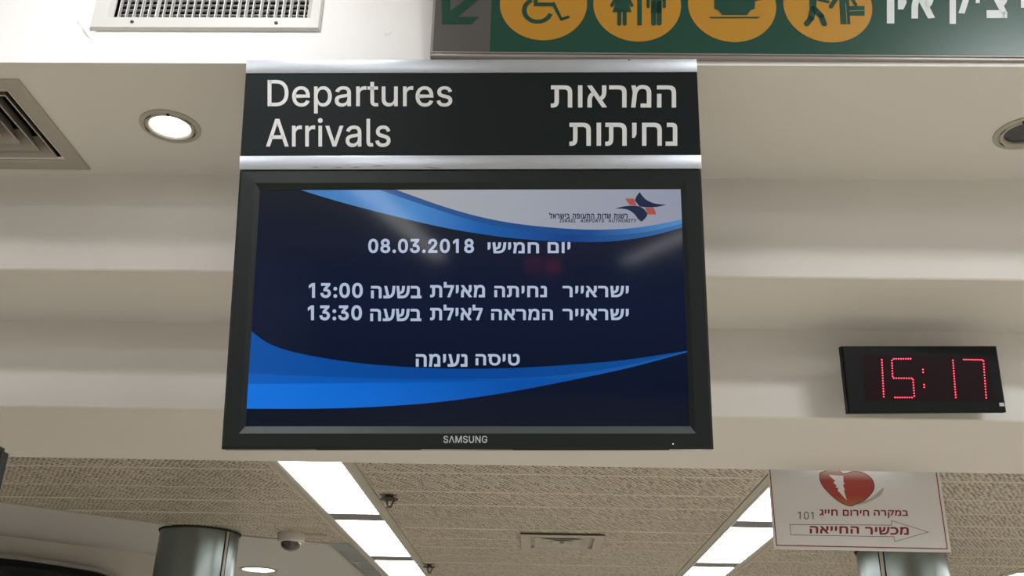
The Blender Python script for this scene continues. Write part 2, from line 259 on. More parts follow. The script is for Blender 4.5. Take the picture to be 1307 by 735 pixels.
# outlines of the letters used on the signs: character ~ advance ~ closed contours, in thousandths of the letter height
GLYPHS = """
D~502~219,0 96,0 96,57 215,57 254,60 288,68 318,81 343,99 363,122 379,149 390,181 397,216 399,255 397,294 390,329 379,361 364,388 344,410 320,428 291,441 258,449 221,452 93,452 93,509 225,509 273,505 315,495 353,478 385,455 412,426 433,391 449,351 458,306 462,255 458,205 449,159 433,119 411,83 384,54 351,31 312,14 268,3~125,509 125,0 60,0 60,509
e~404~212,-8 177,-5 145,3 117,16 92,35 72,58 56,85 44,116 37,150 34,187 36,224 44,258 55,290 71,317 91,340 115,359 142,373 172,382 205,384 226,383 246,380 266,374 285,366 303,355 319,341 334,324 347,305 357,282 365,256 370,227 371,194 371,169 75,169 75,221 338,221 310,202 308,226 304,248 298,269 288,286 277,301 263,314 246,323 227,328 205,330 183,328 164,323 146,313 131,301 119,286 109,270 102,251 97,231 96,211 96,178 98,151 102,127 110,106 121,88 135,73 151,61 169,53 190,48 212,46 227,47 241,49 254,53 265,58 276,65 285,73 294,82 300,93 306,105 365,91 358,72 348,55 335,39 320,26 302,14 283,4 261,-3 237,-7
p~424~53,-143 53,379 112,379 112,319 118,319 137,346 147,355 158,364 171,373 188,379 207,383 229,384 259,382 287,374 313,361 335,342 354,320 370,293 381,261 388,227 390,189 388,151 381,116 370,84 355,57 336,34 313,16 288,3 260,-6 229,-8 208,-7 189,-3 173,4 159,12 147,21 138,31 118,59 114,59 114,-143~220,47 242,49 262,55 279,66 294,80 306,97 316,117 323,139 327,163 328,189 327,215 323,239 316,261 307,281 295,298 280,311 262,322 243,328 220,330 198,328 178,322 161,312 147,299 134,282 125,263 118,241 114,216 113,189 114,162 118,138 125,115 135,95 147,78 162,65 179,55 198,49
a~389~160,-9 137,-7 115,-3 94,5 76,15 60,29 48,45 38,63 32,84 30,108 32,128 36,146 43,161 53,174 64,184 78,193 92,200 108,206 125,211 178,220 234,227 247,229 257,231 265,235 271,240 274,246 276,255 276,257 275,272 272,285 267,297 260,307 251,315 240,322 227,327 212,330 196,331 178,330 163,327 149,322 137,316 127,309 118,301 110,292 104,283 100,274 41,291 51,313 64,331 79,346 95,358 114,368 133,375 153,380 173,383 194,384 239,379 255,375 271,369 286,360 300,350 312,336 322,320 330,301 335,278 337,251 337,0 277,0 277,52 272,52 252,25 242,16 229,8 215,1 199,-4 181,-7~170,45 192,47 211,51 228,59 242,68 254,80 263,93 270,108 274,122 276,138 276,190 259,182 231,176 200,171 175,168 134,159 122,153 112,147 103,139 97,130 93,118 92,105 93,93 96,82 102,72 109,64 119,57 130,52 142,48 156,46
r~259~53,0 53,379 112,379 112,321 115,321 124,339 137,354 152,367 171,377 191,383 213,385 229,384 243,384 243,322 230,324 207,326 190,324 174,321 159,315 146,306 135,296 126,284 119,269 115,254 114,237 114,0
t~227~204,379 204,327 6,327 6,379~65,471 126,471 126,98 127,83 130,70 136,61 144,55 156,51 170,50 185,51 202,54 213,2 192,-3 168,-4 138,-1 113,7 92,21 77,41 68,64 65,93
u~410~182,-5 158,-3 135,2 115,11 97,23 82,39 69,59 60,82 54,109 53,139 53,379 114,379 114,144 116,117 124,94 137,75 154,61 175,53 200,50 218,51 234,55 249,62 263,71 274,83 283,97 290,113 295,132 296,153 296,379 357,379 357,0 298,0 298,92 307,92 294,60 277,35 257,17 234,5 209,-3
s~365~182,-8 157,-7 133,-3 112,3 93,12 76,24 62,38 50,54 41,73 36,94 94,107 101,87 111,72 124,60 141,52 160,47 181,45 206,47 227,53 244,62 258,74 265,88 268,103 266,115 262,126 254,136 243,144 229,150 212,155 149,170 118,180 92,192 72,208 58,227 50,249 47,274 49,295 55,314 65,332 79,347 95,360 115,370 137,378 161,383 187,384 212,383 234,379 254,372 271,363 286,352 299,339 309,324 318,308 324,290 268,277 262,291 254,304 243,316 228,325 210,331 187,333 166,331 147,326 131,317 119,305 111,292 109,277 110,264 115,253 124,243 136,235 152,229 172,223 229,209 261,200 287,187 306,171 320,153 328,131 331,107 329,85 323,65 312,47 298,31 281,18 260,6 236,-2 210,-7
A~480~16,0 201,509 276,509 463,0 395,0 287,302 264,372 232,478 245,478 213,371 191,302 85,0~110,142 110,199 370,199 370,142
i~167~53,0 53,379 114,379 114,0~84,443 73,444 63,448 54,455 47,463 43,472 41,483 43,494 47,504 54,512 63,518 73,522 84,524 95,522 105,518 114,512 121,504 125,494 126,483 125,472 121,463 114,455 105,448 95,444
v~389~163,0 17,379 84,379 165,155 187,87 206,21 184,21 203,87 224,155 305,379 371,379 226,0
l~189~139,-2 112,0 91,8 74,20 62,37 55,59 53,84 53,509 114,509 114,99 114,83 117,71 120,62 126,57 135,53 146,52 160,53 170,54 181,3 162,-1
S~447~224,-9 188,-7 156,-1 128,9 102,23 81,40 64,60 51,83 42,109 38,137 104,137 108,118 114,102 123,88 136,76 150,66 166,59 185,53 204,50 224,49 246,50 267,54 286,60 303,69 317,79 329,92 338,106 344,122 346,139 344,154 340,168 332,179 322,189 310,197 296,205 245,222 184,239 145,253 112,269 86,289 67,313 56,341 52,372 54,400 62,425 75,448 92,468 113,484 138,498 165,508 195,514 227,516 259,514 289,508 316,498 340,484 360,468 377,449 390,427 398,403 401,378 337,378 332,402 320,421 302,437 280,449 254,456 225,459 204,457 185,454 167,448 152,440 139,430 129,418 121,405 117,391 115,376 117,359 122,345 131,334 142,324 155,315 169,308 212,293 264,279 312,264 328,256 344,248 359,238 372,226 384,213 395,198 402,180 407,161 408,139 406,112 399,87 386,64 370,43 349,25 323,11 294,0 261,-7
M~628~60,0 60,509 152,509 277,187 287,159 299,123 311,84 322,49 307,49 318,83 330,121 342,158 352,187 476,509 568,509 568,0 504,0 504,291 504,327 505,369 506,413 507,457 513,457 498,409 482,363 467,322 456,291 342,0 286,0 170,291 159,321 145,361 129,408 112,457 119,457 120,416 121,372 122,328 122,291 122,0
N~523~60,0 60,509 136,509 343,183 363,151 388,107 414,55 405,54 401,108 399,157 399,195 399,509 463,509 463,0 387,0 202,290 177,331 148,381 108,452 119,454 122,384 124,328 125,291 125,0
U~517~259,-8 220,-6 186,2 154,15 126,33 103,55 85,80 71,108 63,140 60,173 60,509 124,509 124,178 126,155 132,133 141,113 153,95 169,80 187,68 208,59 232,53 259,52 285,53 309,59 331,68 349,80 364,95 377,113 385,133 391,155 393,178 393,509 457,509 457,173 454,140 446,108 433,80 414,55 391,33 363,15 332,2 297,-6
G~520~269,-7 225,-3 185,7 149,25 118,49 91,79 69,116 53,157 43,203 40,254 43,305 53,352 69,393 91,429 117,459 149,484 184,501 223,512 265,516 291,514 316,510 340,504 363,494 384,483 403,469 421,453 436,436 449,416 460,395 468,373 474,349 408,349 402,365 395,379 387,393 378,406 368,417 356,427 344,436 330,443 315,448 300,453 283,455 265,456 236,453 209,445 183,432 160,414 141,392 125,364 113,332 106,295 103,254 106,213 113,177 125,145 141,117 161,95 184,76 210,63 238,56 269,53 296,55 322,61 345,71 365,85 382,102 396,123 407,147 413,173 415,202 434,199 283,199 283,256 478,256 478,200 475,160 466,124 451,91 431,62 406,38 377,19 344,5 308,-4
I~300~31,0 31,57 118,57 118,452 31,452 31,509 269,509 269,452 183,452 183,57 269,57 269,0
O~533~267,-7 225,-3 186,7 150,25 119,49 92,79 70,115 53,157 44,203 40,254 44,305 53,352 70,393 92,429 119,459 150,484 186,501 225,512 267,516 309,512 348,501 384,484 415,459 442,429 464,393 480,352 490,305 493,254 490,203 480,157 464,115 442,79 415,49 384,25 348,7 309,-3~267,53 296,55 324,63 349,76 372,94 392,116 408,144 420,176 428,213 430,254 428,295 420,332 408,365 392,392 372,415 349,433 324,446 296,453 267,456 237,453 210,445 184,433 161,415 142,392 125,364 113,332 106,295 103,254 106,213 113,176 125,144 142,117 161,94 184,76 210,63 237,55
T~449~32,452 32,509 417,509 417,452 257,452 257,0 193,0 193,452
H~517~60,0 60,509 125,509 125,289 392,289 392,509 457,509 457,0 392,0 392,232 125,232 125,0
Y~472~203,0 203,208 16,509 91,509 192,344 222,292 250,230 224,230 251,293 280,344 381,509 455,509 268,208 268,0
R~449~60,0 60,509 236,509 273,506 305,500 333,489 356,473 376,455 390,433 401,408 407,381 409,352 407,323 401,296 390,271 376,250 356,232 333,217 305,206 273,200 236,198 96,198 96,255 234,255 258,256 280,260 298,267 313,276 325,287 334,300 340,316 344,333 345,352 344,371 340,389 334,405 325,419 313,430 298,440 279,446 258,451 233,452 125,452 125,0~353,0 230,229 303,229 428,0
E~419~60,0 60,509 372,509 372,452 125,452 125,286 355,286 355,229 125,229 125,57 375,57 375,0
L~393~60,0 60,509 125,509 125,57 361,57 361,0
P~445~60,0 60,509 235,509 272,506 305,499 332,487 356,471 375,452 390,430 400,404 407,377 409,348 407,318 400,291 390,265 375,243 356,223 332,207 305,195 272,188 235,186 109,186 109,242 233,242 257,244 279,248 297,256 312,266 324,279 333,294 339,310 343,328 344,348 343,367 339,385 333,402 324,416 312,428 297,439 279,446 257,451 232,452 125,452 125,0
Λ~480~16,0 201,509 276,509 463,0 395,0 287,302 264,372 232,478 245,478 213,371 191,302 85,0
0~453~227,-7 191,-3 158,7 130,24 105,48 85,77 69,113 57,155 50,202 48,254 50,306 57,353 69,395 85,431 106,461 130,484 159,502 191,512 227,516 262,512 295,502 323,484 348,461 368,431 384,395 396,353 403,306 405,254 403,202 396,155 384,113 368,77 348,48 323,24 295,7 263,-3~227,50 250,52 271,60 290,74 306,92 320,116 330,144 338,176 342,213 344,254 342,295 338,332 330,365 320,393 306,416 290,435 271,449 250,457 227,460 203,457 182,449 163,435 147,416 134,393 123,365 115,332 111,295 109,254 111,213 115,176 123,144 134,116 147,92 163,74 182,60 203,52
1~453~276,509 276,0 212,0 212,448 209,448 86,358 86,427 198,509
2~453~64,0 64,47 234,229 282,282 294,298 303,312 311,327 316,341 319,356 320,371 319,389 315,405 308,419 298,431 287,441 273,449 258,455 241,458 224,460 205,458 188,454 172,447 159,438 148,427 139,413 132,398 128,381 127,362 66,362 68,391 75,418 86,442 102,464 121,482 143,496 168,507 196,513 225,516 254,513 281,507 306,497 328,482 346,465 361,445 372,423 379,398 381,372 380,354 377,336 371,318 363,299 351,280 336,259 267,180 153,60 153,57 389,57 389,0
3~453~218,-7 188,-5 159,1 133,10 108,22 88,38 70,57 57,79 48,104 44,132 109,132 112,115 118,100 126,87 137,76 150,66 165,59 182,54 200,51 219,50 239,51 258,55 275,61 291,69 304,80 315,93 323,108 328,125 329,145 328,163 323,180 316,196 306,211 292,223 275,234 254,241 229,246 201,248 157,248 157,299 288,448 288,452 70,452 70,509 372,509 372,461 211,278 211,289 247,290 279,286 308,276 333,262 354,244 371,222 383,198 391,173 393,145 390,116 383,90 370,66 354,45 333,27 309,12 281,2 251,-5
5~453~221,-7 192,-5 165,1 140,11 118,25 99,41 83,60 71,82 63,105 60,130 122,130 125,115 130,102 138,89 148,78 160,68 173,60 188,54 204,51 221,50 241,51 259,56 276,64 291,75 304,89 314,104 322,122 326,141 328,162 326,183 321,203 314,221 303,237 290,251 275,262 257,270 238,275 218,277 201,276 184,273 167,268 152,262 139,255 128,246 67,253 96,509 366,509 366,452 151,452 134,301 136,301 148,311 162,318 178,325 194,330 212,333 229,334 252,332 274,328 294,321 313,311 330,299 345,285 358,269 370,251 379,231 386,210 390,187 391,163 388,132 381,102 369,76 352,52 332,32 309,15 282,3 253,-4
7~453~97,0 323,448 323,452 62,452 62,509 391,509 391,449 165,0
8~453~226,-7 193,-5 163,1 136,11 111,25 91,42 74,62 62,84 54,109 52,135 53,156 58,176 65,195 75,212 87,228 101,241 117,252 134,260 153,265 153,267 129,276 109,289 93,308 80,330 73,354 70,380 73,405 79,429 90,450 106,469 124,485 146,498 170,508 197,514 226,516 255,514 282,508 306,498 328,485 346,469 361,450 373,429 379,405 382,380 379,354 372,330 359,308 343,289 323,276 300,267 300,265 319,260 335,252 351,241 365,228 377,212 387,195 395,176 399,156 401,135 398,109 391,84 378,62 362,42 341,25 317,11 289,1 259,-5~226,49 248,50 267,54 285,60 300,69 313,79 323,91 331,106 335,121 337,139 335,157 330,173 322,189 312,202 298,213 283,223 265,230 247,234 226,235 206,234 187,230 169,223 154,213 140,202 130,189 122,173 117,157 115,139 117,121 121,106 129,91 139,79 152,69 167,60 185,54 205,50~226,290 244,291 260,294 274,300 287,308 298,318 307,330 314,344 318,359 319,376 318,392 314,407 308,420 299,432 288,442 275,449 260,455 244,459 226,460 208,459 192,455 177,449 164,442 153,432 145,420 138,407 134,392 133,376 134,359 138,344 145,330 154,318 165,308 178,300 193,294 209,291
.~188~95,-4 83,-3 73,1 63,9 55,18 51,29 50,41 51,53 55,64 63,73 73,81 83,85 95,87 107,85 118,81 128,73 135,64 140,53 141,41 140,29 135,18 128,9 118,1 107,-3
:~188~95,-4 83,-3 73,1 63,9 55,18 51,29 50,41 51,53 55,64 63,73 73,81 83,85 95,87 107,85 118,81 128,73 135,64 140,53 141,41 140,29 135,18 128,9 118,1 107,-3~95,271 83,272 73,277 63,284 55,294 51,304 50,316 51,328 55,339 63,349 73,356 83,360 95,362 107,360 118,356 128,349 135,339 140,328 141,316 140,304 135,294 128,284 118,277 107,272
'~206~78,318 70,509 136,509 128,318
א~486~361,0 155,306 40,475 125,475 318,188 446,0~45,0 45,127 47,165 52,199 61,229 72,256 87,279 105,299 126,316 150,329 176,339 197,285 181,278 166,268 153,256 142,241 133,224 126,205 121,183 118,159 117,132 117,0~309,148 285,200 301,208 316,218 328,230 339,245 347,262 354,281 359,302 362,326 362,353 362,475 435,475 435,358 433,321 428,288 420,258 408,231 394,208 377,188 357,172 334,158
ב~435~280,0 280,309 277,342 269,368 255,387 236,399 213,406 186,408 24,408 24,475 191,475 241,471 281,459 312,439 334,410 348,371 352,323 352,0~24,0 24,67 415,67 415,0
ג~278~12,-8 12,69 32,77 51,87 69,97 85,110 100,123 114,137 130,158 143,179 153,202 160,226 165,250 166,274 166,357 165,374 161,387 154,397 145,403 134,407 119,408 43,408 43,475 140,475 167,472 190,464 210,450 225,429 234,401 237,366 237,144 254,0 195,0 172,132 169,132 158,113 145,96 132,80 91,40 49,11
ד~419~254,0 254,436 326,436 326,0~8,408 8,475 399,475 399,408
ה~523~387,0 387,309 384,342 375,368 362,387 343,399 320,406 293,408 68,408 68,475 298,475 347,471 388,459 419,439 441,410 454,371 459,323 459,0~68,0 68,284 140,284 140,0
ו~209~68,0 68,475 140,475 140,0
ח~539~314,475 363,471 404,459 435,439 457,410 470,371 475,323 475,0 403,0 403,309 400,342 392,368 378,387 359,399 336,406 309,408 140,408 140,0 68,0 68,475
ט~540~277,-10 245,-9 215,-4 187,3 162,14 139,28 119,46 102,68 87,93 75,123 67,156 62,195 60,237 60,475 132,475 132,237 134,201 139,168 148,139 160,113 176,92 196,75 219,62 247,55 278,52 310,55 337,62 361,75 380,92 396,113 409,139 417,168 422,201 424,237 423,300 422,320 419,339 415,357 409,374 402,388 393,399 381,408 366,414 348,415 334,415 319,412 302,408 256,390 256,459 297,474 315,479 335,482 356,483 387,481 413,474 435,464 452,450 467,432 478,411 486,388 492,362 496,333 500,237 497,187 488,142 473,103 452,69 427,41 396,18 360,2 321,-7
י~188~60,171 60,475 132,475 132,243 96,171
כ~433~24,0 24,67 178,67 222,72 258,88 285,114 303,149 315,190 318,237 314,289 301,331 278,364 247,389 207,403 158,408 24,408 24,475 166,475 201,473 234,467 264,457 291,444 314,428 335,409 353,387 367,362 379,335 387,305 391,274 393,240 390,196 382,156 368,118 350,84 326,55 296,32 262,14 223,4 178,0
ל~409~84,475 381,475 381,420 231,0 155,0 306,408 12,408 12,609 84,609
ם~523~56,0 56,475 298,475 347,471 388,459 419,439 441,410 454,371 459,323 459,0~128,67 387,67 387,309 384,342 375,368 362,387 343,399 320,406 293,408 128,408
מ~517~281,484 316,482 347,475 374,464 398,448 418,429 433,406 444,381 451,352 453,322 453,0 245,0 245,67 381,67 381,310 378,341 370,368 356,391 336,407 309,418 276,421 250,419 226,412 206,402 188,387 173,369 162,347 152,322 145,293 140,262 112,0 40,0 76,329 44,475 116,475 130,407 132,407 156,436 186,461 199,467 212,473 227,478 243,482 261,484
ן~236~99,-192 99,357 98,374 94,387 88,397 79,403 67,407 53,408 16,408 16,475 74,475 100,472 124,464 144,450 159,429 169,401 172,366 172,-192
נ~318~24,0 24,67 182,67 182,357 181,374 177,387 170,397 161,403 150,407 136,408 51,408 51,475 156,475 183,472 206,464 227,450 242,429 251,401 254,366 254,0
ס~546~285,-10 254,-9 225,-3 196,5 170,17 147,33 126,52 108,75 92,101 80,130 71,163 65,200 63,240 64,270 67,299 71,329 87,408 28,408 28,475 281,475 328,471 369,461 405,445 436,422 461,394 481,361 495,323 503,281 506,234 504,197 499,163 490,131 478,102 464,77 446,54 425,35 402,19 377,6 348,-3 318,-9~281,52 306,54 329,58 349,65 366,75 382,87 395,102 407,119 416,138 423,160 428,184 430,209 431,236 429,277 423,312 411,340 396,362 377,380 355,393 329,401 300,406 269,408 160,408 146,346 142,317 139,284 138,247 142,189 153,141 171,102 198,74 235,58
ע~488~20,0 20,67 165,67 196,68 224,72 250,79 273,88 294,101 312,116 328,135 342,158 353,184 362,213 369,247 374,285 391,475 464,475 446,285 435,209 428,183 420,158 409,133 396,109 380,86 360,65 338,47 312,31 282,18 248,8 209,2 165,0~153,54 55,475 128,475 224,54
פ~484~40,0 40,67 229,67 273,72 308,88 335,114 354,149 365,190 369,237 364,289 351,331 329,364 298,389 258,403 209,408 70,408 70,475 217,475 252,473 285,467 314,457 341,444 365,428 386,409 403,387 418,362 429,335 437,305 442,274 443,240 441,196 433,156 419,118 400,84 376,55 347,32 312,14 273,4 229,0~177,187 148,189 122,195 99,206 81,221 66,239 55,260 47,284 42,311 40,340 40,475 112,475 112,346 113,327 116,310 121,295 128,282 136,272 147,264 159,259 172,255 187,254 200,255 213,256 213,189 195,188
צ~448~345,6 25,475 110,475 288,202 386,53~20,0 20,67 369,67 386,53 386,0~282,168 258,221 271,227 282,233 292,241 302,251 310,261 317,273 323,287 327,302 331,318 336,374 336,475 408,475 408,379 407,342 402,308 393,279 382,252 368,229 350,209 330,193 308,179
ק~505~251,0 402,408 64,408 64,475 477,475 477,420 327,0~64,-193 64,290 136,290 136,-193
ר~435~298,0 298,309 296,342 287,368 273,387 255,399 232,406 204,408 12,408 12,475 209,475 259,471 300,459 331,439 353,410 366,371 370,323 370,0
ש~564~74,0 32,475 104,475 140,67 241,67 268,68 293,72 317,79 340,89 361,102 381,118 398,137 413,160 426,186 437,215 445,248 450,285 468,475 540,475 522,285 510,216 503,191 494,166 483,140 469,116 453,93 433,71 411,51 385,34 355,19 322,9 284,2 241,0~119,162 114,227 181,248 195,253 208,260 218,268 227,277 235,289 241,302 245,316 249,333 251,352 262,475 334,475 325,366 316,305 312,287 306,270 298,254 288,240 275,226 259,214 241,203 218,193 192,184
ת~535~399,0 399,309 396,342 388,368 374,387 355,399 332,406 305,408 31,408 31,475 310,475 359,471 400,459 431,439 453,410 466,371 471,323 471,0~28,0 28,67 65,67 78,69 89,75 98,85 104,99 108,118 109,140 109,439 181,439 181,144 178,100 169,64 153,36 130,16 100,4 61,0
"""
def _glyphs():
    G = {}
    for row in GLYPHS.strip('\n').split('\n'):
        f = row.split('~'); L = [[tuple(int(v) / 1000 for v in p.split(',')) for p in c.split(' ')] for c in f[2:]]
        G[f[0]] = (int(f[1]) / 1000, L)
    return G
def _area(P): return sum(P[i - 1][0] * P[i][1] - P[i][0] * P[i - 1][1] for i in range(len(P))) / 2
def _inside(q, P):
    c = False
    for i in range(len(P)):
        (x0, y0), (x1, y1) = P[i - 1], P[i]
        if (y0 > q[1]) != (y1 > q[1]) and q[0] < (x1 - x0) * (q[1] - y0) / (y1 - y0) + x0: c = not c
    return c
def _ribbon(P, d, vs, fs, x):
    """widen a contour by a closed ribbon of half width d laid along it"""
    P = [p for i, p in enumerate(P) if (Vector(p) - Vector(P[i - 1])).length > 1e-4]; n = len(P); b = len(vs)
    for i in range(n):
        a, q, c = Vector(P[i - 1]), Vector(P[i]), Vector(P[(i + 1) % n])
        d1, d2 = (q - a).normalized(), (c - q).normalized(); n1, n2 = Vector((d1.y, -d1.x)), Vector((d2.y, -d2.x)); m = n1 + n2
        m = m.normalized() if m.length > 1e-5 else n1
        k = d / max(.7, m.dot(n1)); vs += [(q.x + m.x * k + x, q.y + m.y * k, 1), (q.x - m.x * k + x, q.y - m.y * k, 1)]
    for i in range(n):
        j = (i + 1) % n; fs.append([b + 2 * i, b + 2 * j, b + 2 * j + 1, b + 2 * i + 1])
def text_mesh(body, bold=0.0):
    if not _G: _G.update(_glyphs())
    me = bpy.data.meshes.new('lettering'); vs = []; fs = []; x = 0
    for ch in body:
        if ch == ' ': x += .29 + bold; continue
        adv, L = _G[ch]; big = max(L, key=lambda P: abs(_area(P))); sg = 1 if _area(big) > 0 else -1
        outer = [P for P in L if _area(P) * sg > 0]; holes = [P for P in L if _area(P) * sg <= 0]
        for P in outer:
            hs = [h for h in holes if _inside(h[0], P)]
            loops = [P] + hs
            b = len(vs); flat = [p for q in loops for p in q]; vs += [(p[0] + x, p[1], 0) for p in flat]
            for t in tessellate_polygon([[Vector((p[0], p[1], 0)) for p in q] for q in loops]): fs.append([b + i for i in t])
            if bold:
                for q in loops: _ribbon(q, bold, vs, fs, x)
        x += adv + bold * 1.5
    me.from_pydata(vs, [], fs); return me
_G = {}
def lettering(P, y, items, m, parent, name='lettering', bold=0.0, shear=0.0):
    """items: (text, (left, top), (right, top), bottom-left, bottom-right) as picture points laid on the plane P"""
    for it in items:
        body, x0, y0, x1, y1 = it[:5]; sl = it[5] if len(it) > 5 else 0
        if any('\u0590' <= ch <= '\u05ff' for ch in body): body = body[::-1]
        me = text_mesh(body, bold)
        xs = [v.co.x for v in me.vertices]; zs = [v.co.y for v in me.vertices]
        a0, a1, b0, b1 = min(xs), max(xs), min(zs), max(zs)
        TL, TR, BL, BR = P.uv(x0, y0, y), P.uv(x1, y0 + sl, y), P.uv(x0, y1, y), P.uv(x1, y1 + sl, y)
        for v in me.vertices:
            s = (v.co.x - a0) / (a1 - a0); t = (v.co.y - b0) / (b1 - b0)
            top = [TL[k] * (1 - s) + TR[k] * s for k in (0, 1)]; bot = [BL[k] * (1 - s) + BR[k] * s for k in (0, 1)]
            # keep letters upright on the plane: average the side slant
            u = bot[0] * (1 - t) + top[0] * t; vv = bot[1] * (1 - t) + top[1] * t
            v.co = (u + shear * (vv - bot[1]), y + (.00012 if v.co.z > .5 else 0), vv)
        me.name = name
        o = link(name, me, m, parent)
        tag(o, kind=None)

# ------------------------------------------------------------------ the setting
H0, Y0, Y1, H1, Y2, H2, Y3 = 3.115, 2.0106, 2.561, 2.791, 2.96, 2.495, 3.625
XL, XR = -6.5, 6.5
PZ = 2.65                                    # perforated ceiling
VENT = (-1.12, -.614, 3.257, 3.48)           # opening of the air vent in the wall
DIFFR = (-1.99, -1.43, 2.13, 2.463)
DL1 = (-1.047, 2.297, .083); DL2 = (1.318, 2.302, .083)
def cells(x0, x1, y0, y1, holes):
    xs = sorted({x0, x1, *[h[0] for h in holes], *[h[1] for h in holes]}); ys = sorted({y0, y1, *[h[2] for h in holes], *[h[3] for h in holes]})
    for a, b in zip(xs, xs[1:]):
        for c, d in zip(ys, ys[1:]):
            mx, my = (a + b) / 2, (c + d) / 2
            if any(h[0] < mx < h[1] and h[2] < my < h[3] for h in holes): continue
            yield a, b, c, d
bm = bmesh.new()
V = bm.verts.new
for a, b, c, d in cells(XL, XR, H0, HALL, [VENT]):
    bm.faces.new([V((a, Y0, c)), V((b, Y0, c)), V((b, Y0, d)), V((a, Y0, d))])
x0, x1, z0, z1 = VENT
for q in (((x0, z0), (x1, z0)), ((x1, z0), (x1, z1)), ((x1, z1), (x0, z1)), ((x0, z1), (x0, z0))):
    f = bm.faces.new([V((q[0][0], Y0, q[0][1])), V((q[1][0], Y0, q[1][1])), V((q[1][0], Y0 + .25, q[1][1])), V((q[0][0], Y0 + .25, q[0][1]))]); f.material_index = 1
f = bm.faces.new([V((x0, Y0 + .25, z0)), V((x1, Y0 + .25, z0)), V((x1, Y0 + .25, z1)), V((x0, Y0 + .25, z1))]); f.material_index = 1
wf = done('wall_front', bm, mats=[WHITE, DUCT], keep=True); tag(wf, 'white wall face above the stepped soffit carrying vent and green sign', kind='structure')

bm = bmesh.new(); V = bm.verts.new
s = .057
holes = [DIFFR] + [(c[0] - s, c[0] + s, c[1] - s, c[1] + s) for c in (DL1, DL2)]
for a, b, c, d in cells(XL, XR, Y0, Y1, holes):
    bm.faces.new([V((a, d, H0)), V((b, d, H0)), V((b, c, H0)), V((a, c, H0))])
for (x0, x1, y0, y1) in holes:
    for q in (((x0, y0), (x1, y0)), ((x1, y0), (x1, y1)), ((x1, y1), (x0, y1)), ((x0, y1), (x0, y0))):
        f = bm.faces.new([V((*q[0], H0)), V((*q[1], H0)), V((*q[1], H0 + .2)), V((*q[0], H0 + .2))]); f.material_index = 1
    f = bm.faces.new([V((x0, y0, H0 + .2)), V((x1, y0, H0 + .2)), V((x1, y1, H0 + .2)), V((x0, y1, H0 + .2))]); f.material_index = 1
def wallq(pa, pb):   # strip across x between two (y,z)
    bm.faces.new([V((XL, *pa)), V((XR, *pa)), V((XR, *pb)), V((XL, *pb))])
r = .004
prof = [(Y1, H0), (Y1, H1 + r), (Y1 + r, H1), (Y2, H1), (Y2, H2 + r), (Y2 + r, H2), (Y3 - r, H2), (Y3, H2 + r), (Y3, PZ + .25)]
for a, b in zip(prof, prof[1:]): wallq(a, b)
so_ = done('ceiling', bm, mats=[PAINT, DARK], keep=True); tag(so_, 'beige painted soffit stepping down in three levels', kind='structure')

tag(box('floor', -8, 8, -30, 16, -.1, 0, FLOOR), 'stone floor of the hall', kind='structure')
tag(box('ceiling_hall', XL, XR, -30, Y0, HALL, HALL + .1, WALLM), 'high hall ceiling behind the photographer', kind='structure')
tag(box('wall_left', XL - .1, XL, -30, 16, 0, HALL, WALLM), 'left wall of the hall', kind='structure')
tag(box('wall_right', XR, XR + .1, -30, 16, 0, HALL, WALLM), 'right wall of the hall', kind='structure')
tag(box('wall_far', XL, XR, 15.9, 16, 0, HALL, WALLM), 'far wall of the hall', kind='structure')
tag(box('wall_rear', XL, XR, -30.1, -30, 0, HALL, DARKW), 'dark far end wall of the hall', kind='structure')
# upper plaster ceiling beyond the perforated one
bm = bmesh.new(); bx(bm, XL, XR, Y3, 16, PZ + .1, PZ + .16)
tag(done('ceiling_upper', bm, GREYP), 'grey plaster ceiling seen past the perforated ceiling', kind='structure')
# hall lamps behind the photographer
for i, (x, y, p) in enumerate(HALL_LIGHTS):
    e = empty('ceiling_light', (x, y, HALL))
    bm = bmesh.new(); hx, hy = .62, .27
    bx(bm, -hx, hx, -hy, -hy + .02, -.05, 0); bx(bm, -hx, hx, hy - .02, hy, -.05, 0); bx(bm, -hx, -hx + .02, -hy, hy, -.05, 0); bx(bm, hx - .02, hx, -hy, hy, -.05, 0)
    done('frame', bm, TRIM, e); box('diffuser', -.6, .6, -.25, .25, -.03, -.01, STRIP, e)
    tag(e, 'recessed lamp panel in the hall ceiling, ' + ['at its left side, nearest the air vent', 'between air vent and long left light line', 'nearest the right end of the green sign', 'beside the start of the long left light line', 'on the right side, farthest from the green sign', 'closest to the right wall'][i], 'light', 'hall ceiling lamps')
# two long lines of light far back in the hall: the screen mirrors them
for x, ya, yb, lb in ((-2.15, -27, -5, 'long light line in the hall ceiling on the left'), (3.75, -27, -13, 'long light line in the hall ceiling on the right')):
    e = empty('light_line', (x, yb, HALL)); tag(e, lb, 'light'); ln_ = yb - ya
    box('diffuser', -.24, .24, -ln_, 0, -.03, -.005, LINE, e); box('frame', -.27, .27, -ln_ - .03, .03, -.02, 0, TRIM, e)
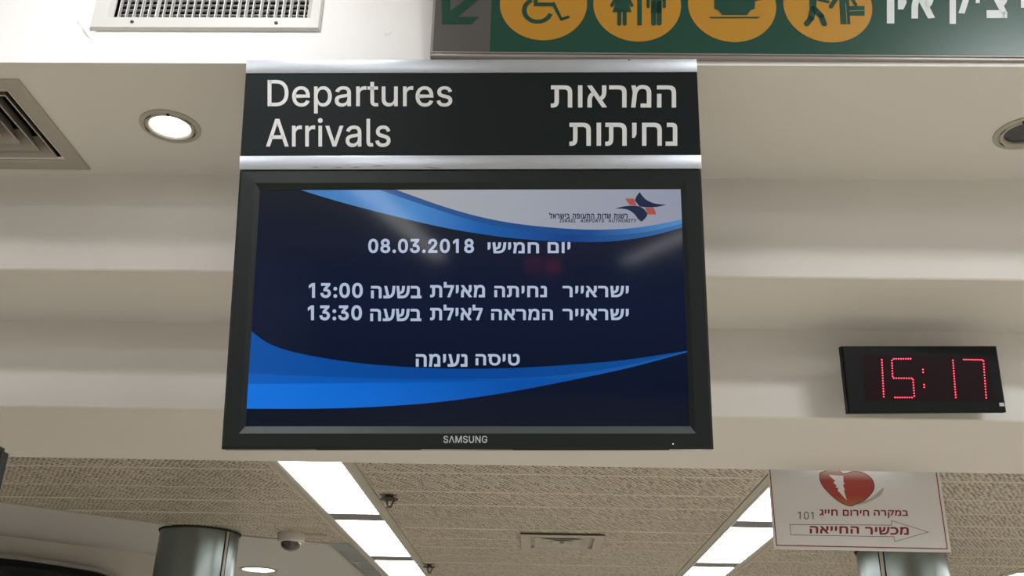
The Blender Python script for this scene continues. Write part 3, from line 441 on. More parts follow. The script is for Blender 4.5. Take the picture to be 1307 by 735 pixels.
# paint damage by the vent corner
bm = bmesh.new()
for (a, b, c, d, hgt) in ((104, 34, 116, 50, .006), (98, 27, 108, 33, .004), (114, 41, 124, 40, .004), (116, 48, 121, 53, .003), (490, 44, 501, 40, .003)):
    A, B = on_y(a, b, Y0), on_y(c, d, Y0); n_ = 6; prev = None
    for k in range(n_ + 1):
        q = A.lerp(B, k / n_); wdt = .007 * math.sin(math.pi * (k + .3) / (n_ + .6)) + random.uniform(0, .004)
        row = [bm.verts.new((q.x + random.uniform(-.001, .001), Y0 - .0003, q.z + wdt)), bm.verts.new((q.x, Y0 - hgt * math.sin(math.pi * (k + .3) / (n_ + .6)), q.z)), bm.verts.new((q.x, Y0 - .0003, q.z - wdt))]
        if prev:
            bm.faces.new((prev[0], row[0], row[1], prev[1])); bm.faces.new((prev[1], row[1], row[2], prev[2]))
        prev = row
tag(done('paint_flake', bm, WHITE, wf), 'torn and peeling paint beside the vent corner')

# ------------------------------------------------------------------ perforated ceiling: planks laid across between the light strips
edge_pts = [(-6.4, 2.6), (-3.55, 4.70), (-2.92, 5.244), (-2.25, 5.78), (-1.87, 6.15), (-1.58, 6.29), (-1.345, 6.37)]
def edge_x(y):
    if y <= edge_pts[0][1]: return edge_pts[0][0]
    for (xa, ya), (xb, yb) in zip(edge_pts, edge_pts[1:]):
        if ya <= y <= yb: return xa + (xb - xa) * (y - ya) / (yb - ya)
    return -1.30
perf = empty('perforated_ceiling', (0, Y3, PZ)); tag(perf, 'beige perforated metal plank ceiling between the light strips', kind='structure')
perf.name = 'ceiling_perforated'
STR = [(-1.157, -.877), (1.070, 1.360), (3.300, 3.590), (5.52, 5.81)]
TW = .055
bays = [(None, STR[0][0] - TW), (STR[0][1] + TW, STR[1][0] - TW), (STR[1][1] + TW, STR[2][0] - TW), (STR[2][1] + TW, STR[3][0] - TW), (STR[3][1] + TW, 6.45)]
rows = []
y = Y3 + .004
seams = [4.06, 4.41, 4.80, 5.12, 5.45, 5.78]
while seams[-1] < 13: seams.append(seams[-1] + .33)
for sm in seams: rows.append((y, sm)); y = sm
pinv = Matrix.Translation((0, -Y3, -PZ))
for bi, (xa, xb) in enumerate(bays):
    for ri, (ya, yb) in enumerate(rows):
        g = .0035; y0_, y1_ = ya + g, yb - g
        l0 = edge_x(y0_) if xa is None else xa + .004; l1 = edge_x(y1_) if xa is None else xa + .004
        if xa is None and ya > 6.3: continue
        r_ = xb - .004; dz = random.uniform(-.0022, .0022); b_ = .009
        if l0 > r_ - .05: continue
        l1 = min(l1, r_ - .02)
        bm = bmesh.new(); lo = []; lo2 = []; hi = []
        for (x, yy, ix, iy) in ((l0, y0_, 1, 1), (r_, y0_, -1, 1), (r_, y1_, -1, -1), (l1, y1_, 1, -1)):
            lo.append(bm.verts.new((x + ix * b_, yy + iy * b_ - Y3, dz))); lo2.append(bm.verts.new((x, yy - Y3, dz + .004))); hi.append(bm.verts.new((x, yy - Y3, .03)))
        bm.faces.new(lo).material_index = 0
        for k in range(4):
            j = (k + 1) % 4
            bm.faces.new((lo[k], lo[j], lo2[j], lo2[k])).material_index = 1
            bm.faces.new((lo2[k], lo2[j], hi[j], hi[k])).material_index = 1
        done('ceiling_plank', bm, parent=perf, mats=[PERF, SEAM])
# slim edge trim along the slanting end of the left bay
bm = bmesh.new(); pr = None
for (x, yy) in edge_pts[:]:
    q = [bm.verts.new((x + dx_, yy + dy_ - Y3, z_)) for dx_, dy_, z_ in ((0, 0, -.004), (-.008, .012, -.004), (-.008, .012, .1), (0, 0, .1))]
    if pr:
        for k in range(4): bm.faces.new((pr[k], pr[(k + 1) % 4], q[(k + 1) % 4], q[k]))
    pr = q
done('edge_trim', bm, TRIM, perf)
# light strips
py_ = [3.70, on_z(450, 655.6, PZ).y]
L0 = on_z(456, 663.7, PZ).y - 0
P2 = on_z(499, 710, PZ).y
plen = P2 - L0; gap = L0 - py_[1]
lab = ['first fluorescent light strip from the left, running away beside the dome camera',
       'second fluorescent light strip, partly hidden by the paper sign with the heart',
       'third fluorescent light strip, only its tip showing at the lower right corner', 'fourth fluorescent light strip beyond the right edge']
for si, (xa, xb) in enumerate(STR):
    e = empty('light_strip', ((xa + xb) / 2, Y3, PZ)); hw = (xb - xa) / 2; tag(e, lab[si], 'light', 'fluorescent ceiling strips')
    yl, yr = py_[0] - Y3, py_[1] - Y3
    yy = yr; spans = [(yr - plen, yr)]
    while yy < 8.5:
        spans.append((yy + gap, yy + gap + plen)); box('crossbar', -hw, hw, yy, yy + gap, -.002, .03, BAR, e); yy += gap + plen
    spans[0] = (max(yl, .07), yr)
    for a, b in spans: box('light_panel', -hw, hw, a, b, .002, .02, STRIP, e)
    for sgn in (-1, 1):
        bm = bmesh.new(); pr = None; a, b = sgn * hw, sgn * (hw + TW); end = yy + Y3
        for Yq in (.07, yy):
            q = [bm.verts.new((x, Yq, z)) for x, z in ((a, .02), (a, -.004), (a + sgn * .012, -.008), (a + sgn * .020, -.002), (b - sgn * .012, .003), (b - sgn * .006, -.003), (b, -.003), (b, .02))]
            if pr:
                for k in range(8): bm.faces.new((pr[k], pr[(k + 1) % 8], q[(k + 1) % 8], q[k]))
            pr = q
        done('side_trim', bm, TRIM, e)
# smoked metal bulkhead edge next to the left strip where the planks have ended
e = empty('edge_panel', (-1.27, 6.37, PZ)); tag(e, 'glossy smoked panel edge alongside the left light strip, behind dome camera', 'panel')
bm = bmesh.new(); bx(bm, -.075, .052, .01, 5.5, -.001, .05); done('panel', bm, GLASS, e)
box('edge_rail', -.098, -.078, .01, 5.5, -.006, .1, TRIM, e)
for k in range(9): box('joint_strip', -.074, .05, .35 + k * .42, .362 + k * .42, -.004, .002, TRIM, e)

# ------------------------------------------------------------------ air vent in the white wall
vx0, vx1, vz0, vz1 = -1.174, -.576, 3.215, 3.53
e = empty('air_vent', (vx0, Y0, vz0)); tag(e, 'pale grey rectangular air vent with vertical blades in white wall, top left', 'air vent')
W_, H_ = vx1 - vx0, vz1 - vz0; i0, i1, j0, j1 = VENT[0] - vx0, VENT[1] - vx0, VENT[2] - vz0, VENT[3] - vz0
bm = bmesh.new(); rect_loops(bm, [(0, W_, 0, H_, -.0005), (0, W_, 0, H_, -.006), (.004, W_ - .004, .004, H_ - .004, -.012), (i0 - .012, i1 + .012, j0 - .008, j1 + .008, -.013), (i0, i1, j0, j1, -.004), (i0, i1, j0, j1, .03)])
done('frame', bm, VENTM, e)
n = 26
for k in range(n):
    x = i0 + (i1 - i0) * (k + .55) / n
    bm = bmesh.new(); vs = bx(bm, x - .0011, x + .0011, -.003, .007, j0, j1)
    for v in vs:
        if v.co.y > 0: v.co.x += random.choice((0, .001, .001, .004))
    done('vertical_blade', bm, BLADE, e)
nz = int((j1 - j0) / .0165)
for k in range(nz):
    z = j0 + .009 + k * .0165
    box('horizontal_blade', i0, i1, .018, .026, z, z + .0016, VENTM, e)
for (a, b) in ((171, 32), (354, 33.5)):
    q = on_y(a, b, Y0); bm = bmesh.new(); lathe(bm, [(0, -.002), (.0035, -.0015), (.0045, 0), (.0045, .004)], 12)
    o = done('screw', bm, BRASS, e); o.location = (q.x - vx0, -.0145, q.z - vz0); o.rotation_euler = (-math.pi / 2, 0, 0)

# ------------------------------------------------------------------ square ceiling diffusers
def diffuser(name, x0, x1, y0, y1, z, rim, label, cat, m, rings, drop=.008, depth=.05):
    """outer flange below z, nested square louvres sloping up into the opening"""
    e = empty(name, (x0, y0, z)); W, D = x1 - x0, y1 - y0; tag(e, label, cat)
    def lo(pl):
        bm = bmesh.new(); pr = None
        for ins, zz in pl:
            q = [bm.verts.new(p) for p in ((ins, ins, zz), (W - ins, ins, zz), (W - ins, D - ins, zz), (ins, D - ins, zz))]
            if pr:
                for k in range(4): bm.faces.new((pr[k], pr[(k + 1) % 4], q[(k + 1) % 4], q[k]))
            pr = q
        return bm, pr
    bm, pr = lo([(0, 0), (0, -drop * .6), (.006, -drop), (rim - .006, -drop), (rim, -drop * .4), (rim, .03)]); done('flange', bm, m, e)
    step = (min(W, D) / 2 - rim) / (rings + .6)
    for k in range(rings):
        a = rim + step * (k + .42)
        bm, pr = lo([(a, -drop * .5), (a + step * .80, depth), (a + step * .80 + .002, depth), (a + .003, -drop * .6 - .001), (a, -drop * .5)]); done('louvre', bm, m, e)
    a = rim + step * (rings + .35); bm, pr = lo([(a, -drop * .3), (a, .01)])
    bm.faces.new(pr); done('centre_plate', bm, m, e)
    return e
dw = .585
diffuser('ceiling_diffuser', -1.372 - dw, -1.372, 2.079, 2.530, H0, .052, 'square beige ceiling diffuser with nested louvres, upper left edge', 'air diffuser', DIFF, 4)
q0 = on_z(664, 679, PZ)
box_ = diffuser('ceiling_diffuser', -.112, .388, 5.86, 6.38, PZ - .012, .06, 'small square air diffuser set in the perforated ceiling', 'air diffuser', DIFF, 3, drop=.006, depth=.012)

# ------------------------------------------------------------------ downlights
def downlight(c, label, lit, ang):
    x, y, r = c; e = empty('downlight', (x, y, H0)); tag(e, label, 'light', None); e.rotation_euler = (0, 0, ang)
    lathe_obj('outer_ring', [(r, -.0005), (r, -.003), (r - .004, -.005), (r - .012, -.005), (r - .0145, -.002)], RING, e, 56)
    lathe_obj('inner_ring', [(r - .0145, -.002), (r - .018, -.006), (r - .024, -.006), (r - .027, -.002), (r - .028, .03)], RING, e, 56)
    if lit:
        lathe_obj('reflector', [(r - .028, .0), (r - .034, .03), (r - .045, .055), (0, .06)], REFL, e, 48)
        lathe_obj('bulb', [(0, .012), (.010, .014), (.016, .022), (.018, .034), (.018, .055)], LAMP, e, 24)
    else:
        lathe_obj('lens', [(r - .027, .004), (r - .05, .001), (0, 0)], LENS, e, 48)
    for a in (.15, 2.6, 3.6, 5.4):
        bm = bmesh.new()
        for k in range(6):
            t0, t1 = a + k * .06, a + (k + 1) * .06; ra, rb = r - .0165, r - .0135
            bm.faces.new([bm.verts.new((rr * math.cos(t), rr * math.sin(t), -.0068)) for rr, t in ((ra, t0), (rb, t0), (rb, t1), (ra, t1))])
        done('slot', bm, DARK, e)
    bm = bmesh.new(); bx(bm, -.004, .004, -r + .012, -r + .020, -.0085, -.004); done('clip', bm, DARK, e)
downlight(DL1, 'round recessed downlight, lit, in the soffit left of the header sign', True, .25)
downlight(DL2, 'round recessed downlight with dark unlit lens at right edge of soffit', False, -.5)
q = on_z(330, 726.5, PZ + .1); e = empty('downlight', (q.x, q.y, PZ + .1)); tag(e, 'lit round downlight in the grey ceiling right of the left steel column', 'light')
lathe_obj('outer_ring', [(.16, 0), (.16, -.006), (.135, -.008), (.13, 0)], RING, e, 40); lathe_obj('lamp', [(.132, -.003), (.06, -.006), (0, -.007)], LAMP, e, 40)

# ------------------------------------------------------------------ television
D = math.radians
TVP = Plane(Vector((-.16672, 1.98830, 2.59662)), D(11.2012), D(1.1501), D(-1.2078))
TW2, TH = .535, .91589 / 2
def rc(px0, py0, px1, py1, y=0): a, b = TVP.uv(px0, py0, y), TVP.uv(px1, py1, y); return a, b
tv = empty('television', Mx=TVP.M.copy()); tag(tv, 'large black flat television showing flight times, below the header sign', 'television')
vt = TVP.uv(600, 216.5)[1]; vb = -TH
sx0, sx1 = TVP.uv(321.5, 390)[0], TVP.uv(875.5, 390)[0]; szt, szb = TVP.uv(600, 240.5)[1], TVP.uv(600, 544.5)[1]
ix0, ix1, izt, izb = sx0 - .010, sx1 + .010, szt + .014, szb - .014
bm = bmesh.new()
rect_loops(bm, [(-TW2 + .03, TW2 - .03, vb + .03, vt - .004, .075), (-TW2, TW2, vb, vt, .045), (-TW2, TW2, vb, vt, .006), (-TW2 + .006, TW2 - .006, vb + .006, vt - .003, 0), (ix0, ix1, izb, izt, -.001), (sx0, sx1, szb + .001, szt, .008), (sx0, sx1, szb + .001, szt, .02)])
f = bm.faces.new([bm.verts.new(p) for p in ((-TW2 + .03, .075, vb + .03), (TW2 - .03, .075, vb + .03), (TW2 - .03, .075, vt - .004), (-TW2 + .03, .075, vt - .004))])
done('bezel', bm, BEZEL, tv)
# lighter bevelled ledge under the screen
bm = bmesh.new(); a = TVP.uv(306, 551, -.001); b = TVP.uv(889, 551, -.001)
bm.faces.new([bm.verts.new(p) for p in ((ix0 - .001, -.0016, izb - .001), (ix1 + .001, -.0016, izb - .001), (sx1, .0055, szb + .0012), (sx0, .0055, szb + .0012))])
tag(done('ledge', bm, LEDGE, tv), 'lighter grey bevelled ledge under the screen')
box('side_vent_strip', -.33, -.10, .01, .03, vb - .0012, vb + .002, BLACK, tv); box('foot_strip', .10, .44, .01, .03, vb - .0012, vb + .002, BLACK, tv)
lettering(TVP, -.0012, [('S\u039bMSUNG', 566, 556, 622, 565.2)], SILVER, tv, 'maker_lettering', bold=.012)
lathe_ = bmesh.new(); u = TVP.uv(859, 566.5); flat_poly(lathe_, [(u[0] + .0016 * math.cos(t * .785), u[1] + .0016 * math.sin(t * .785)) for t in range(8)], -.0015); done('power_light', lathe_, mat('power_led', (.8, .8, .8), .4, emit=(.8, .85, .8), es=.7), tv)
# hidden wall arm and poles behind
for x in (-.25, .25):
    box('mount_bracket', x - .03, x + .03, .074, .18, -.05, .05, BLACK, tv)
    o = box('mount_pole', x - .187, x - .147, 2.15, 2.19, 2.5, H0, BLACK); o.parent = tv; o.matrix_local = TVP.I
Yc = .0065
scr = bmesh.new(); flat_poly(scr, [(sx0 - .002, szb - .002), (sx1 + .002, szb - .002), (sx1 + .002, szt + .002), (sx0 - .002, szt + .002)], .0095)
NAVY = glow('screen_navy', (.0035, .0065, .021), .1)
nt = NAVY.node_tree; tc = nt.nodes.new('ShaderNodeTexCoord'); sp_ = nt.nodes.new('ShaderNodeSeparateXYZ'); mr = nt.nodes.new('ShaderNodeMapRange'); cr = nt.nodes.new('ShaderNodeValToRGB')
nt.links.new(tc.outputs['Object'], sp_.inputs[0]); nt.links.new(sp_.outputs[2], mr.inputs[0]); mr.inputs[1].default_value = szb; mr.inputs[2].default_value = szt
nt.links.new(mr.outputs[0], cr.inputs[0]); nt.links.new(cr.outputs[0], nt.nodes['Principled BSDF'].inputs['Emission Color'])
el = cr.color_ramp.elements; el[0].color = (.0008, .004, .014, 1); el[1].color = (.007, .010, .018, 1); m_ = el.new(.5); m_.color = (.004, .0085, .030, 1)
screen = done('screen', scr, NAVY, tv)
SP = .0092
def graphic(pts, m, layer, name='screen_graphic', smooth=0):
    y = SP - .0003 * layer; bm = bmesh.new(); flat_poly(bm, TVP.uvs(pts, y), y); return done(name, bm, m, screen)
U = lambda px: TVP.uv(px, 400)[0]
sm_ = smooth_path
up_low = sm_([(376, 240), (430, 256.5), (500, 275), (560, 289), (610, 298), (660, 304.5), (720, 308.5), (780, 308), (830, 301), (872, 290)])
graphic(up_low + [(871, 240)], glow_x('screen_wave_top', [(0, (.05, .19, .45)), (.30, (.06, .22, .52)), (.48, (.01, .10, .36)), (.72, (.006, .045, .20)), (1, (.03, .13, .33))], U(376), U(870)), 1)
up_mid = sm_([(478, 240), (530, 256), (600, 276), (660, 287.5), (720, 293), (780, 295), (830, 292), (872, 283)])
mid2 = sm_([(478, 240), (530, 258), (600, 280.5), (660, 293), (720, 299), (780, 300), (830, 295), (872, 285)])
graphic(mid2 + [(871, 240)], glow_x('screen_wave_navy', [(0, (.035, .10, .26)), (.4, (.012, .07, .24)), (.7, (.008, .06, .24)), (1, (.07, .22, .48))], U(478), U(870)), 2)
wh = sm_([(500, 240), (560, 261.5), (610, 276), (660, 285.5), (720, 291.5), (770, 293), (820, 289.5), (872, 279.5)])
graphic(wh + [(871, 240)], glow_x('screen_white', [(0, (.36, .37, .38)), (.4, (.32, .34, .39)), (1, (.26, .28, .36))], U(500), U(870)), 3)
lo_up = sm_([(318, 420), (340, 436.5), (370, 448), (420, 458), (480, 465.5), (560, 470), (640, 470), (720, 466), (800, 459), (877, 447.5)])
lo_lo = sm_([(877, 449.5), (800, 470), (720, 487), (640, 502), (560, 513), (480, 519), (400, 521.5), (313.5, 521.5)])
graphic(lo_up + lo_lo, glow_x('screen_wave_low', [(0, (.002, .075, .34)), (.5, (.001, .055, .28)), (1, (.004, .07, .27))], U(314), U(877)), 1)
l2 = sm_([(316, 476.5), (400, 480), (500, 483.5), (600, 483.5), (690, 481), (760, 473), (820, 462), (877, 448)])
graphic(l2 + lo_lo[:], glow_x('screen_wave_mid', [(0, (.002, .10, .47)), (.5, (.001, .075, .36)), (1, (.01, .10, .36))], U(314), U(877)), 2)
l3 = sm_([(315, 490), (400, 489.5), (500, 488.5), (600, 487), (690, 484)]) + sm_([(690, 484), (740, 481.5), (800, 470)])
l3b = [p for p in lo_lo if p[0] < 795]
graphic(l3 + l3b, glow_x('screen_wave_bright', [(0, (.004, .16, .68)), (.33, (.002, .13, .58)), (.7, (.001, .075, .36)), (1, (.003, .08, .32))], U(314), U(800)), 3)
# airports emblem
k = lambda L: [(660 + a / 5.446, 230 + b / 5.446) for a, b in L]
EN = glow('emblem_navy', (.012, .02, .055)); ER = glow('emblem_red', (.36, .075, .055))
graphic(k(sm_([(852, 82), (872, 110), (905, 140), (960, 162), (1037, 170)]) + sm_([(1037, 170), (975, 185), (905, 188), (852, 182)]) + sm_([(852, 182), (830, 155), (820, 140), (830, 112), (852, 82)])), EN, 4, 'emblem')
graphic(k(sm_([(680, 197), (740, 182), (800, 177), (850, 181)]) + sm_([(850, 181), (885, 203), (905, 235), (893, 262), (865, 288)]) + sm_([(865, 288), (840, 268), (815, 235), (775, 207), (730, 198), (680, 197)])), EN, 4, 'emblem')
graphic(k([(752, 127), (812, 127), (822, 155), (832, 176), (782, 172), (765, 150)]), ER, 4, 'emblem')
graphic(k([(886, 190), (948, 190), (960, 215), (968, 238), (905, 238), (900, 212)]), ER, 4, 'emblem')
TX = glow('screen_text', (.41, .48, .64)); YT = SP - .0013
lettering(TVP, YT, [('\u05e8\u05e9\u05d5\u05ea \u05e9\u05d3\u05d5\u05ea \u05d4\u05ea\u05e2\u05d5\u05e4\u05d4 \u05d1\u05d9\u05e9\u05e8\u05d0\u05dc', 701, 271, 801, 279.0)], EN, screen, 'screen_lettering', bold=.028)
lettering(TVP, YT, [('ISRAEL  AIRPORTS  AUTHORITY', 713.8, 279.3, 812, 283.8)], EN, screen, 'screen_lettering', bold=.02, shear=.2)
lettering(TVP, YT, [('08.03.2018', 470, 304.6, 605, 323), ('13:00', 394, 360.8, 463, 380.2), ('13:30', 392.7, 389.4, 462, 408.8)], TX, screen, 'screen_lettering', bold=.026)
lettering(TVP, YT, [
    ('\u05d7\u05de\u05d9\u05e9\u05d9', 622.4, 309, 688, 323.2), ('\u05d9\u05d5\u05dd', 699, 309, 728, 323),
    ('\u05d1\u05e9\u05e2\u05d4', 473.5, 364.8, 538, 380.6), ('\u05de\u05d0\u05d9\u05dc\u05ea', 549, 359.8, 619, 379.4), ('\u05e0\u05d7\u05d9\u05ea\u05d4', 631, 364.8, 698, 379.2), ('\u05d9\u05e9\u05e8\u05d0\u05d9\u05d9\u05e8', 718, 364.8, 802.5, 379.2),
    ('\u05d1\u05e9\u05e2\u05d4', 472.5, 394, 537.7, 409.8), ('\u05dc\u05d0\u05d9\u05dc\u05ea', 549, 388.8, 616, 408.6), ('\u05d4\u05de\u05e8\u05d0\u05d4', 627, 394, 705.7, 408.4), ('\u05d9\u05e9\u05e8\u05d0\u05d9\u05d9\u05e8', 718, 394, 802.5, 408.4),
    ('\u05d8\u05d9\u05e1\u05d4', 607, 451.6, 663.4, 466.4), ('\u05e0\u05e2\u05d9\u05de\u05d4', 530.8, 451.6, 596.6, 467.9)], TX, screen, 'screen_lettering', bold=.022)

# ------------------------------------------------------------------ header sign
zt = TH; hb = vt + .0015
hd = empty('header_sign', Mx=TVP.M.copy()); tag(hd, 'dark grey header sign reading Departures Arrivals, between aluminium strips', 'sign')
z1_ = TVP.uv(600, 198.2)[1]; z2_ = TVP.uv(600, 92.5)[1]
box('panel', -TW2 - .0005, TW2 + .0005, .003, .045, hb + .002, zt - .002, HEADER, hd)
box('lower_strip', -TW2 - .001, TW2 + .001, 0, .046, hb, z1_, ALU, hd, .0012, 2)
box('upper_strip', -TW2 - .0005, TW2 + .0005, .0005, .046, z2_, zt, ALU, hd, .0012, 2)
for (a, b, c, d) in ((0, .0, 0, 0),): pass
lettering(TVP, .0022, [('Departures', 341.5, 102, 577.3, 144.8), ('Arrivals', 339.5, 150.6, 498.5, 187.6)], LETTER, hd, 'lettering', bold=.006)
lettering(TVP, .0022, [('\u05d4\u05de\u05e8\u05d0\u05d5\u05ea', 703, 108.4, 863, 137.2), ('\u05e0\u05d7\u05d9\u05ea\u05d5\u05ea', 726.7, 156.6, 864.5, 186)], LETTER, hd, 'lettering', bold=.012)
bm = bmesh.new(); u = TVP.uv(803, 76.8); flat_poly(bm, [(u[0] + .002 * math.cos(t), u[1] + .0015 * math.sin(t)) for t in range(6)], -.0004); done('screw', bm, DARK, hd)
# scuffs on the lower strip
SCUFF = mat('scuff_mark', (.10, .10, .11), .7)
bm = bmesh.new()
for (a, b, c, d) in ((396, 212.4, 409, 213.6), (448, 213.5, 462, 212.8), (475, 212, 490, 211.4), (540, 213, 566, 215), (424, 213.8, 440, 213.9)):
    A, B = TVP.uv(a, b), TVP.uv(c, d); flat_poly(bm, [A, ((A[0] + B[0]) / 2, (A[1] + B[1]) / 2 - .0012), B, ((A[0] + B[0]) / 2, (A[1] + B[1]) / 2 + .0004)], -.0005)
done('scuff_mark', bm, SCUFF, hd)

# ------------------------------------------------------------------ green direction sign
GT = D(4)
GO = on_y(549.8, 71.4, 1.992)
GP = Plane(GO, GT, D(.35), D(0))
gs = empty('direction_sign', Mx=GP.M.copy()); tag(gs, 'long green direction sign with yellow pictogram discs, above the header sign', 'sign')
GW, GH = 2.0, .40
z0_ = GP.uv(700, 66.5)[1]
box('back_panel', .004, GW - .004, .004, .0165, z0_ - .004, GH, FRAME, gs)
box('bottom_rail', 0, GW, 0, .0165, 0, z0_ - .0055, FRAME, gs, .0015, 2)
box('bottom_bead', 0, GW, -.002, .016, z0_ - .0050, z0_ - .0012, FRAME, gs, .001, 2)
gx = GP.uv(626, 40)[0]
def quad(name, x0, x1, z0, z1, y, m, par):
    bm = bmesh.new(); flat_poly(bm, [(x0, z0), (x1, z0), (x1, z1), (x0, z1)], y, .002); return done(name, bm, m, par)
tag(quad('grey_field', .004, gx, z0_, GH, .001, SGREY, gs), 'grey field with the green arrow'); quad('green_field', gx, GW - .004, z0_, GH, .001, SGREEN, gs)
box('side_cap', -.002, .004, 0, .0165, 0, GH, FRAME, gs); box('side_cap', GW - .004, GW + .002, 0, .0165, 0, GH, FRAME, gs)
for x in (.3, 1.0, 1.7): box('wall_bracket', x - .03, x + .03, .0165, .030, .2, .3, BLACK, gs)
def gpoly(pts, m, y=-.0002, name='pictogram', sm=None):
    bm = bmesh.new(); flat_poly(bm, sm or GP.uvs(pts, y), y); return done(name, bm, m, gs)
def gshape(polys, name='pictogram', m=SGREEN, y=-.0008):
    bm = bmesh.new()
    for p in polys: flat_poly(bm, p, y)
    o = done(name, bm, m, gs); return o
# arrow pointing down-left (picture points)
gpoly([(564, 30.5), (601, 30.5), (612, 21.5), (584, 21.5), (626, -14), (620, -22), (575, 14), (575, -6), (564, -6)], SGREEN, name='arrow')
discs = [(693, 51.3), (814.5, 53), (937.5, 53.6), (1061.5, 54.2)]
RC = .5 * (GP.uv(749, 5)[0] - GP.uv(637.5, 5)[0])
cen = []
for (a, b) in discs:
    u = GP.uv(a, b, 0); c = (u[0], u[1] + RC); cen.append(c)
    bm = bmesh.new(); flat_poly(bm, [(c[0] + RC * math.cos(t * math.pi / 32), c[1] + RC * math.sin(t * math.pi / 32)) for t in range(64)], .0002); done('yellow_disc', bm, SYEL, gs)
def st(pts, wd_): b = bmesh.new(); return pts
R_ = RC
def capsule(x0, z0, x1, z1, r, n=8):
    a = math.atan2(z1 - z0, x1 - x0); out = []
    for k_ in range(n + 1): t = a + math.pi / 2 + math.pi * k_ / n; out.append((x0 + r * math.cos(t), z0 + r * math.sin(t)))
    for k_ in range(n + 1): t = a - math.pi / 2 + math.pi * k_ / n; out.append((x1 + r * math.cos(t), z1 + r * math.sin(t)))
    return out
def circ(x, z, r): return [(x + r * math.cos(t * math.pi / 12), z + r * math.sin(t * math.pi / 12)) for t in range(24)]
def sc(c, polys): return [[(c[0] + R_ * x, c[1] + R_ * z) for x, z in p] for p in polys]
gp = lambda a, b, c: ((GP.uv(a, b)[0] - c[0]) / R_, (GP.uv(a, b)[1] - c[1]) / R_)
def from_px(c, L): return [gp(a, b, c) for a, b in L]
# wheelchair user
c = cen[0]; X0 = lambda a, b: gp(600 + a / 4.668, b / 4.668, c)
pl = []
cx_, cz_ = X0(403, 62); rr = .36; arc = []
for k_ in range(25): t = math.radians(118 + k_ * (225) / 24); arc.append((cx_ + rr * math.cos(t), cz_ + rr * math.sin(t)))
inn = [(cx_ + (rr - .105) / rr * (x - cx_), cz_ + (rr - .105) / rr * (z - cz_)) for x, z in arc]
pl.append(arc + inn[::-1])
pl.append([X0(375, -60), X0(402, -60), X0(402, 16), X0(505, 16), X0(548, 105), X0(588, 93), X0(596, 107), X0(540, 126), X0(492, 38), X0(380, 38)])
pl.append([X0(398, -32), X0(470, -32), X0(470, -16), X0(398, -16)]); hx_ = X0(388, -88); pl.append(circ(hx_[0], hx_[1], .09))
gshape(sc(c, pl), 'wheelchair_pictogram')
# toilet figures
c = cen[1]; pl = []
pl.append([X0p for X0p in [gp(600 + a / 4.668, b / 4.668, c) for a, b in ((882, -30), (928, -30), (962, 74), (848, 74))]])
for a in (889, 921):
    p0 = gp(600 + a / 4.668, 70 / 4.668, c); p1 = gp(600 + a / 4.668, 144 / 4.668, c); pl.append(capsule(*p0, *p1, .045))
for a, b in ((880, 845), (930, 963)):
    p0 = gp(600 + a / 4.668, -25 / 4.668, c); p1 = gp(600 + b / 4.668, 33 / 4.668, c); pl.append(capsule(*p0, *p1, .042))
p0 = gp(600 + 905 / 4.668, -62 / 4.668, c); pl.append(circ(*p0, .09))
pl.append([gp(600 + a / 4.668, b / 4.668, c) for a, b in ((996, -90), (1023, -90), (1023, 152), (996, 152))])
pl.append([gp(600 + a / 4.668, b / 4.668, c) for a, b in ((1078, -40), (1142, -40), (1142, 80), (1078, 80))])
for a in (1094, 1127):
    p0 = gp(600 + a / 4.668, 20 / 4.668, c); p1 = gp(600 + a / 4.668, 141 / 4.668, c); pl.append(capsule(*p0, *p1, .055))
for a in (1061, 1157):
    p0 = gp(600 + a / 4.668, -30 / 4.668, c); p1 = gp(600 + a / 4.668, 42 / 4.668, c); pl.append(capsule(*p0, *p1, .036))
p0 = gp(600 + 1110 / 4.668, -72 / 4.668, c); pl.append(circ(*p0, .09))
gshape(sc(c, pl), 'toilet_pictogram')
# cup on a saucer
c = cen[2]; G = lambda a, b: gp(870 + a / 4.84, b / 4.84, c)
pl = [[G(200, -60), G(455, -60), G(452, 55), G(425, 65), G(405, 93), G(250, 93), G(228, 65), G(202, 55)], [G(165, 105), G(490, 105), G(470, 113), G(185, 113)],
      [G(455, -40), G(492, -35), G(492, 0), G(455, 8), G(455, -5), G(475, -8), G(475, -25), G(455, -28)]]
gshape(sc(c, pl), 'cup_pictogram')
# passenger and officer with case
c = cen[3]; pl = []
pl.append([G(785, -60), G(835, -60), G(832, 40), G(822, 60), G(800, 60), G(790, 40)])
pl += [capsule(*G(812, 55), *G(798, 115), .075), capsule(*G(798, 115), *G(772, 148), .065), capsule(*G(822, 58), *G(862, 100), .07), capsule(*G(862, 100), *G(880, 148), .065), capsule(*G(835, -5), *G(905, 12), .035)]
pl.append([G(968, -60), G(1030, -60), G(1035, 20), G(1042, 150), G(982, 150), G(975, 20)]); pl.append(capsule(*G(965, -25), *G(922, 42), .05)); pl.append(capsule(*G(1030, -45), *G(1075, 30), .04))
pl.append([G(1030, 38), G(1130, 38), G(1130, 97), G(1030, 97)]); pl.append(circ(*G(1000, -95), .09)); pl.append(circ(*G(812, -95), .09))
gshape(sc(c, pl), 'security_pictogram')
gshape(sc(c, [[G(1034, 68), G(1126, 64), G(1126, 67), G(1034, 71)], [G(1011, 20), G(1014, 20), G(1022, 150), G(1019, 150)]]), 'pictogram_gap', SYEL, -.0012)
lettering(GP, -.0003, [('\u05df', 1126, -19, 1141.5, 30), ('\u05d9', 1146, -19, 1157, 12), ('\u05d0', 1162.5, -19, 1193.5, 23.5), ('\u05e7', 1212, -19, 1241, 30.5), ("'", 1245, -19, 1251, 4), ('\u05e6', 1259, -19, 1287, 23.5), ('\u05d9', 1303, -19, 1316, 10)], SWHITE, gs, 'lettering', bold=.03)

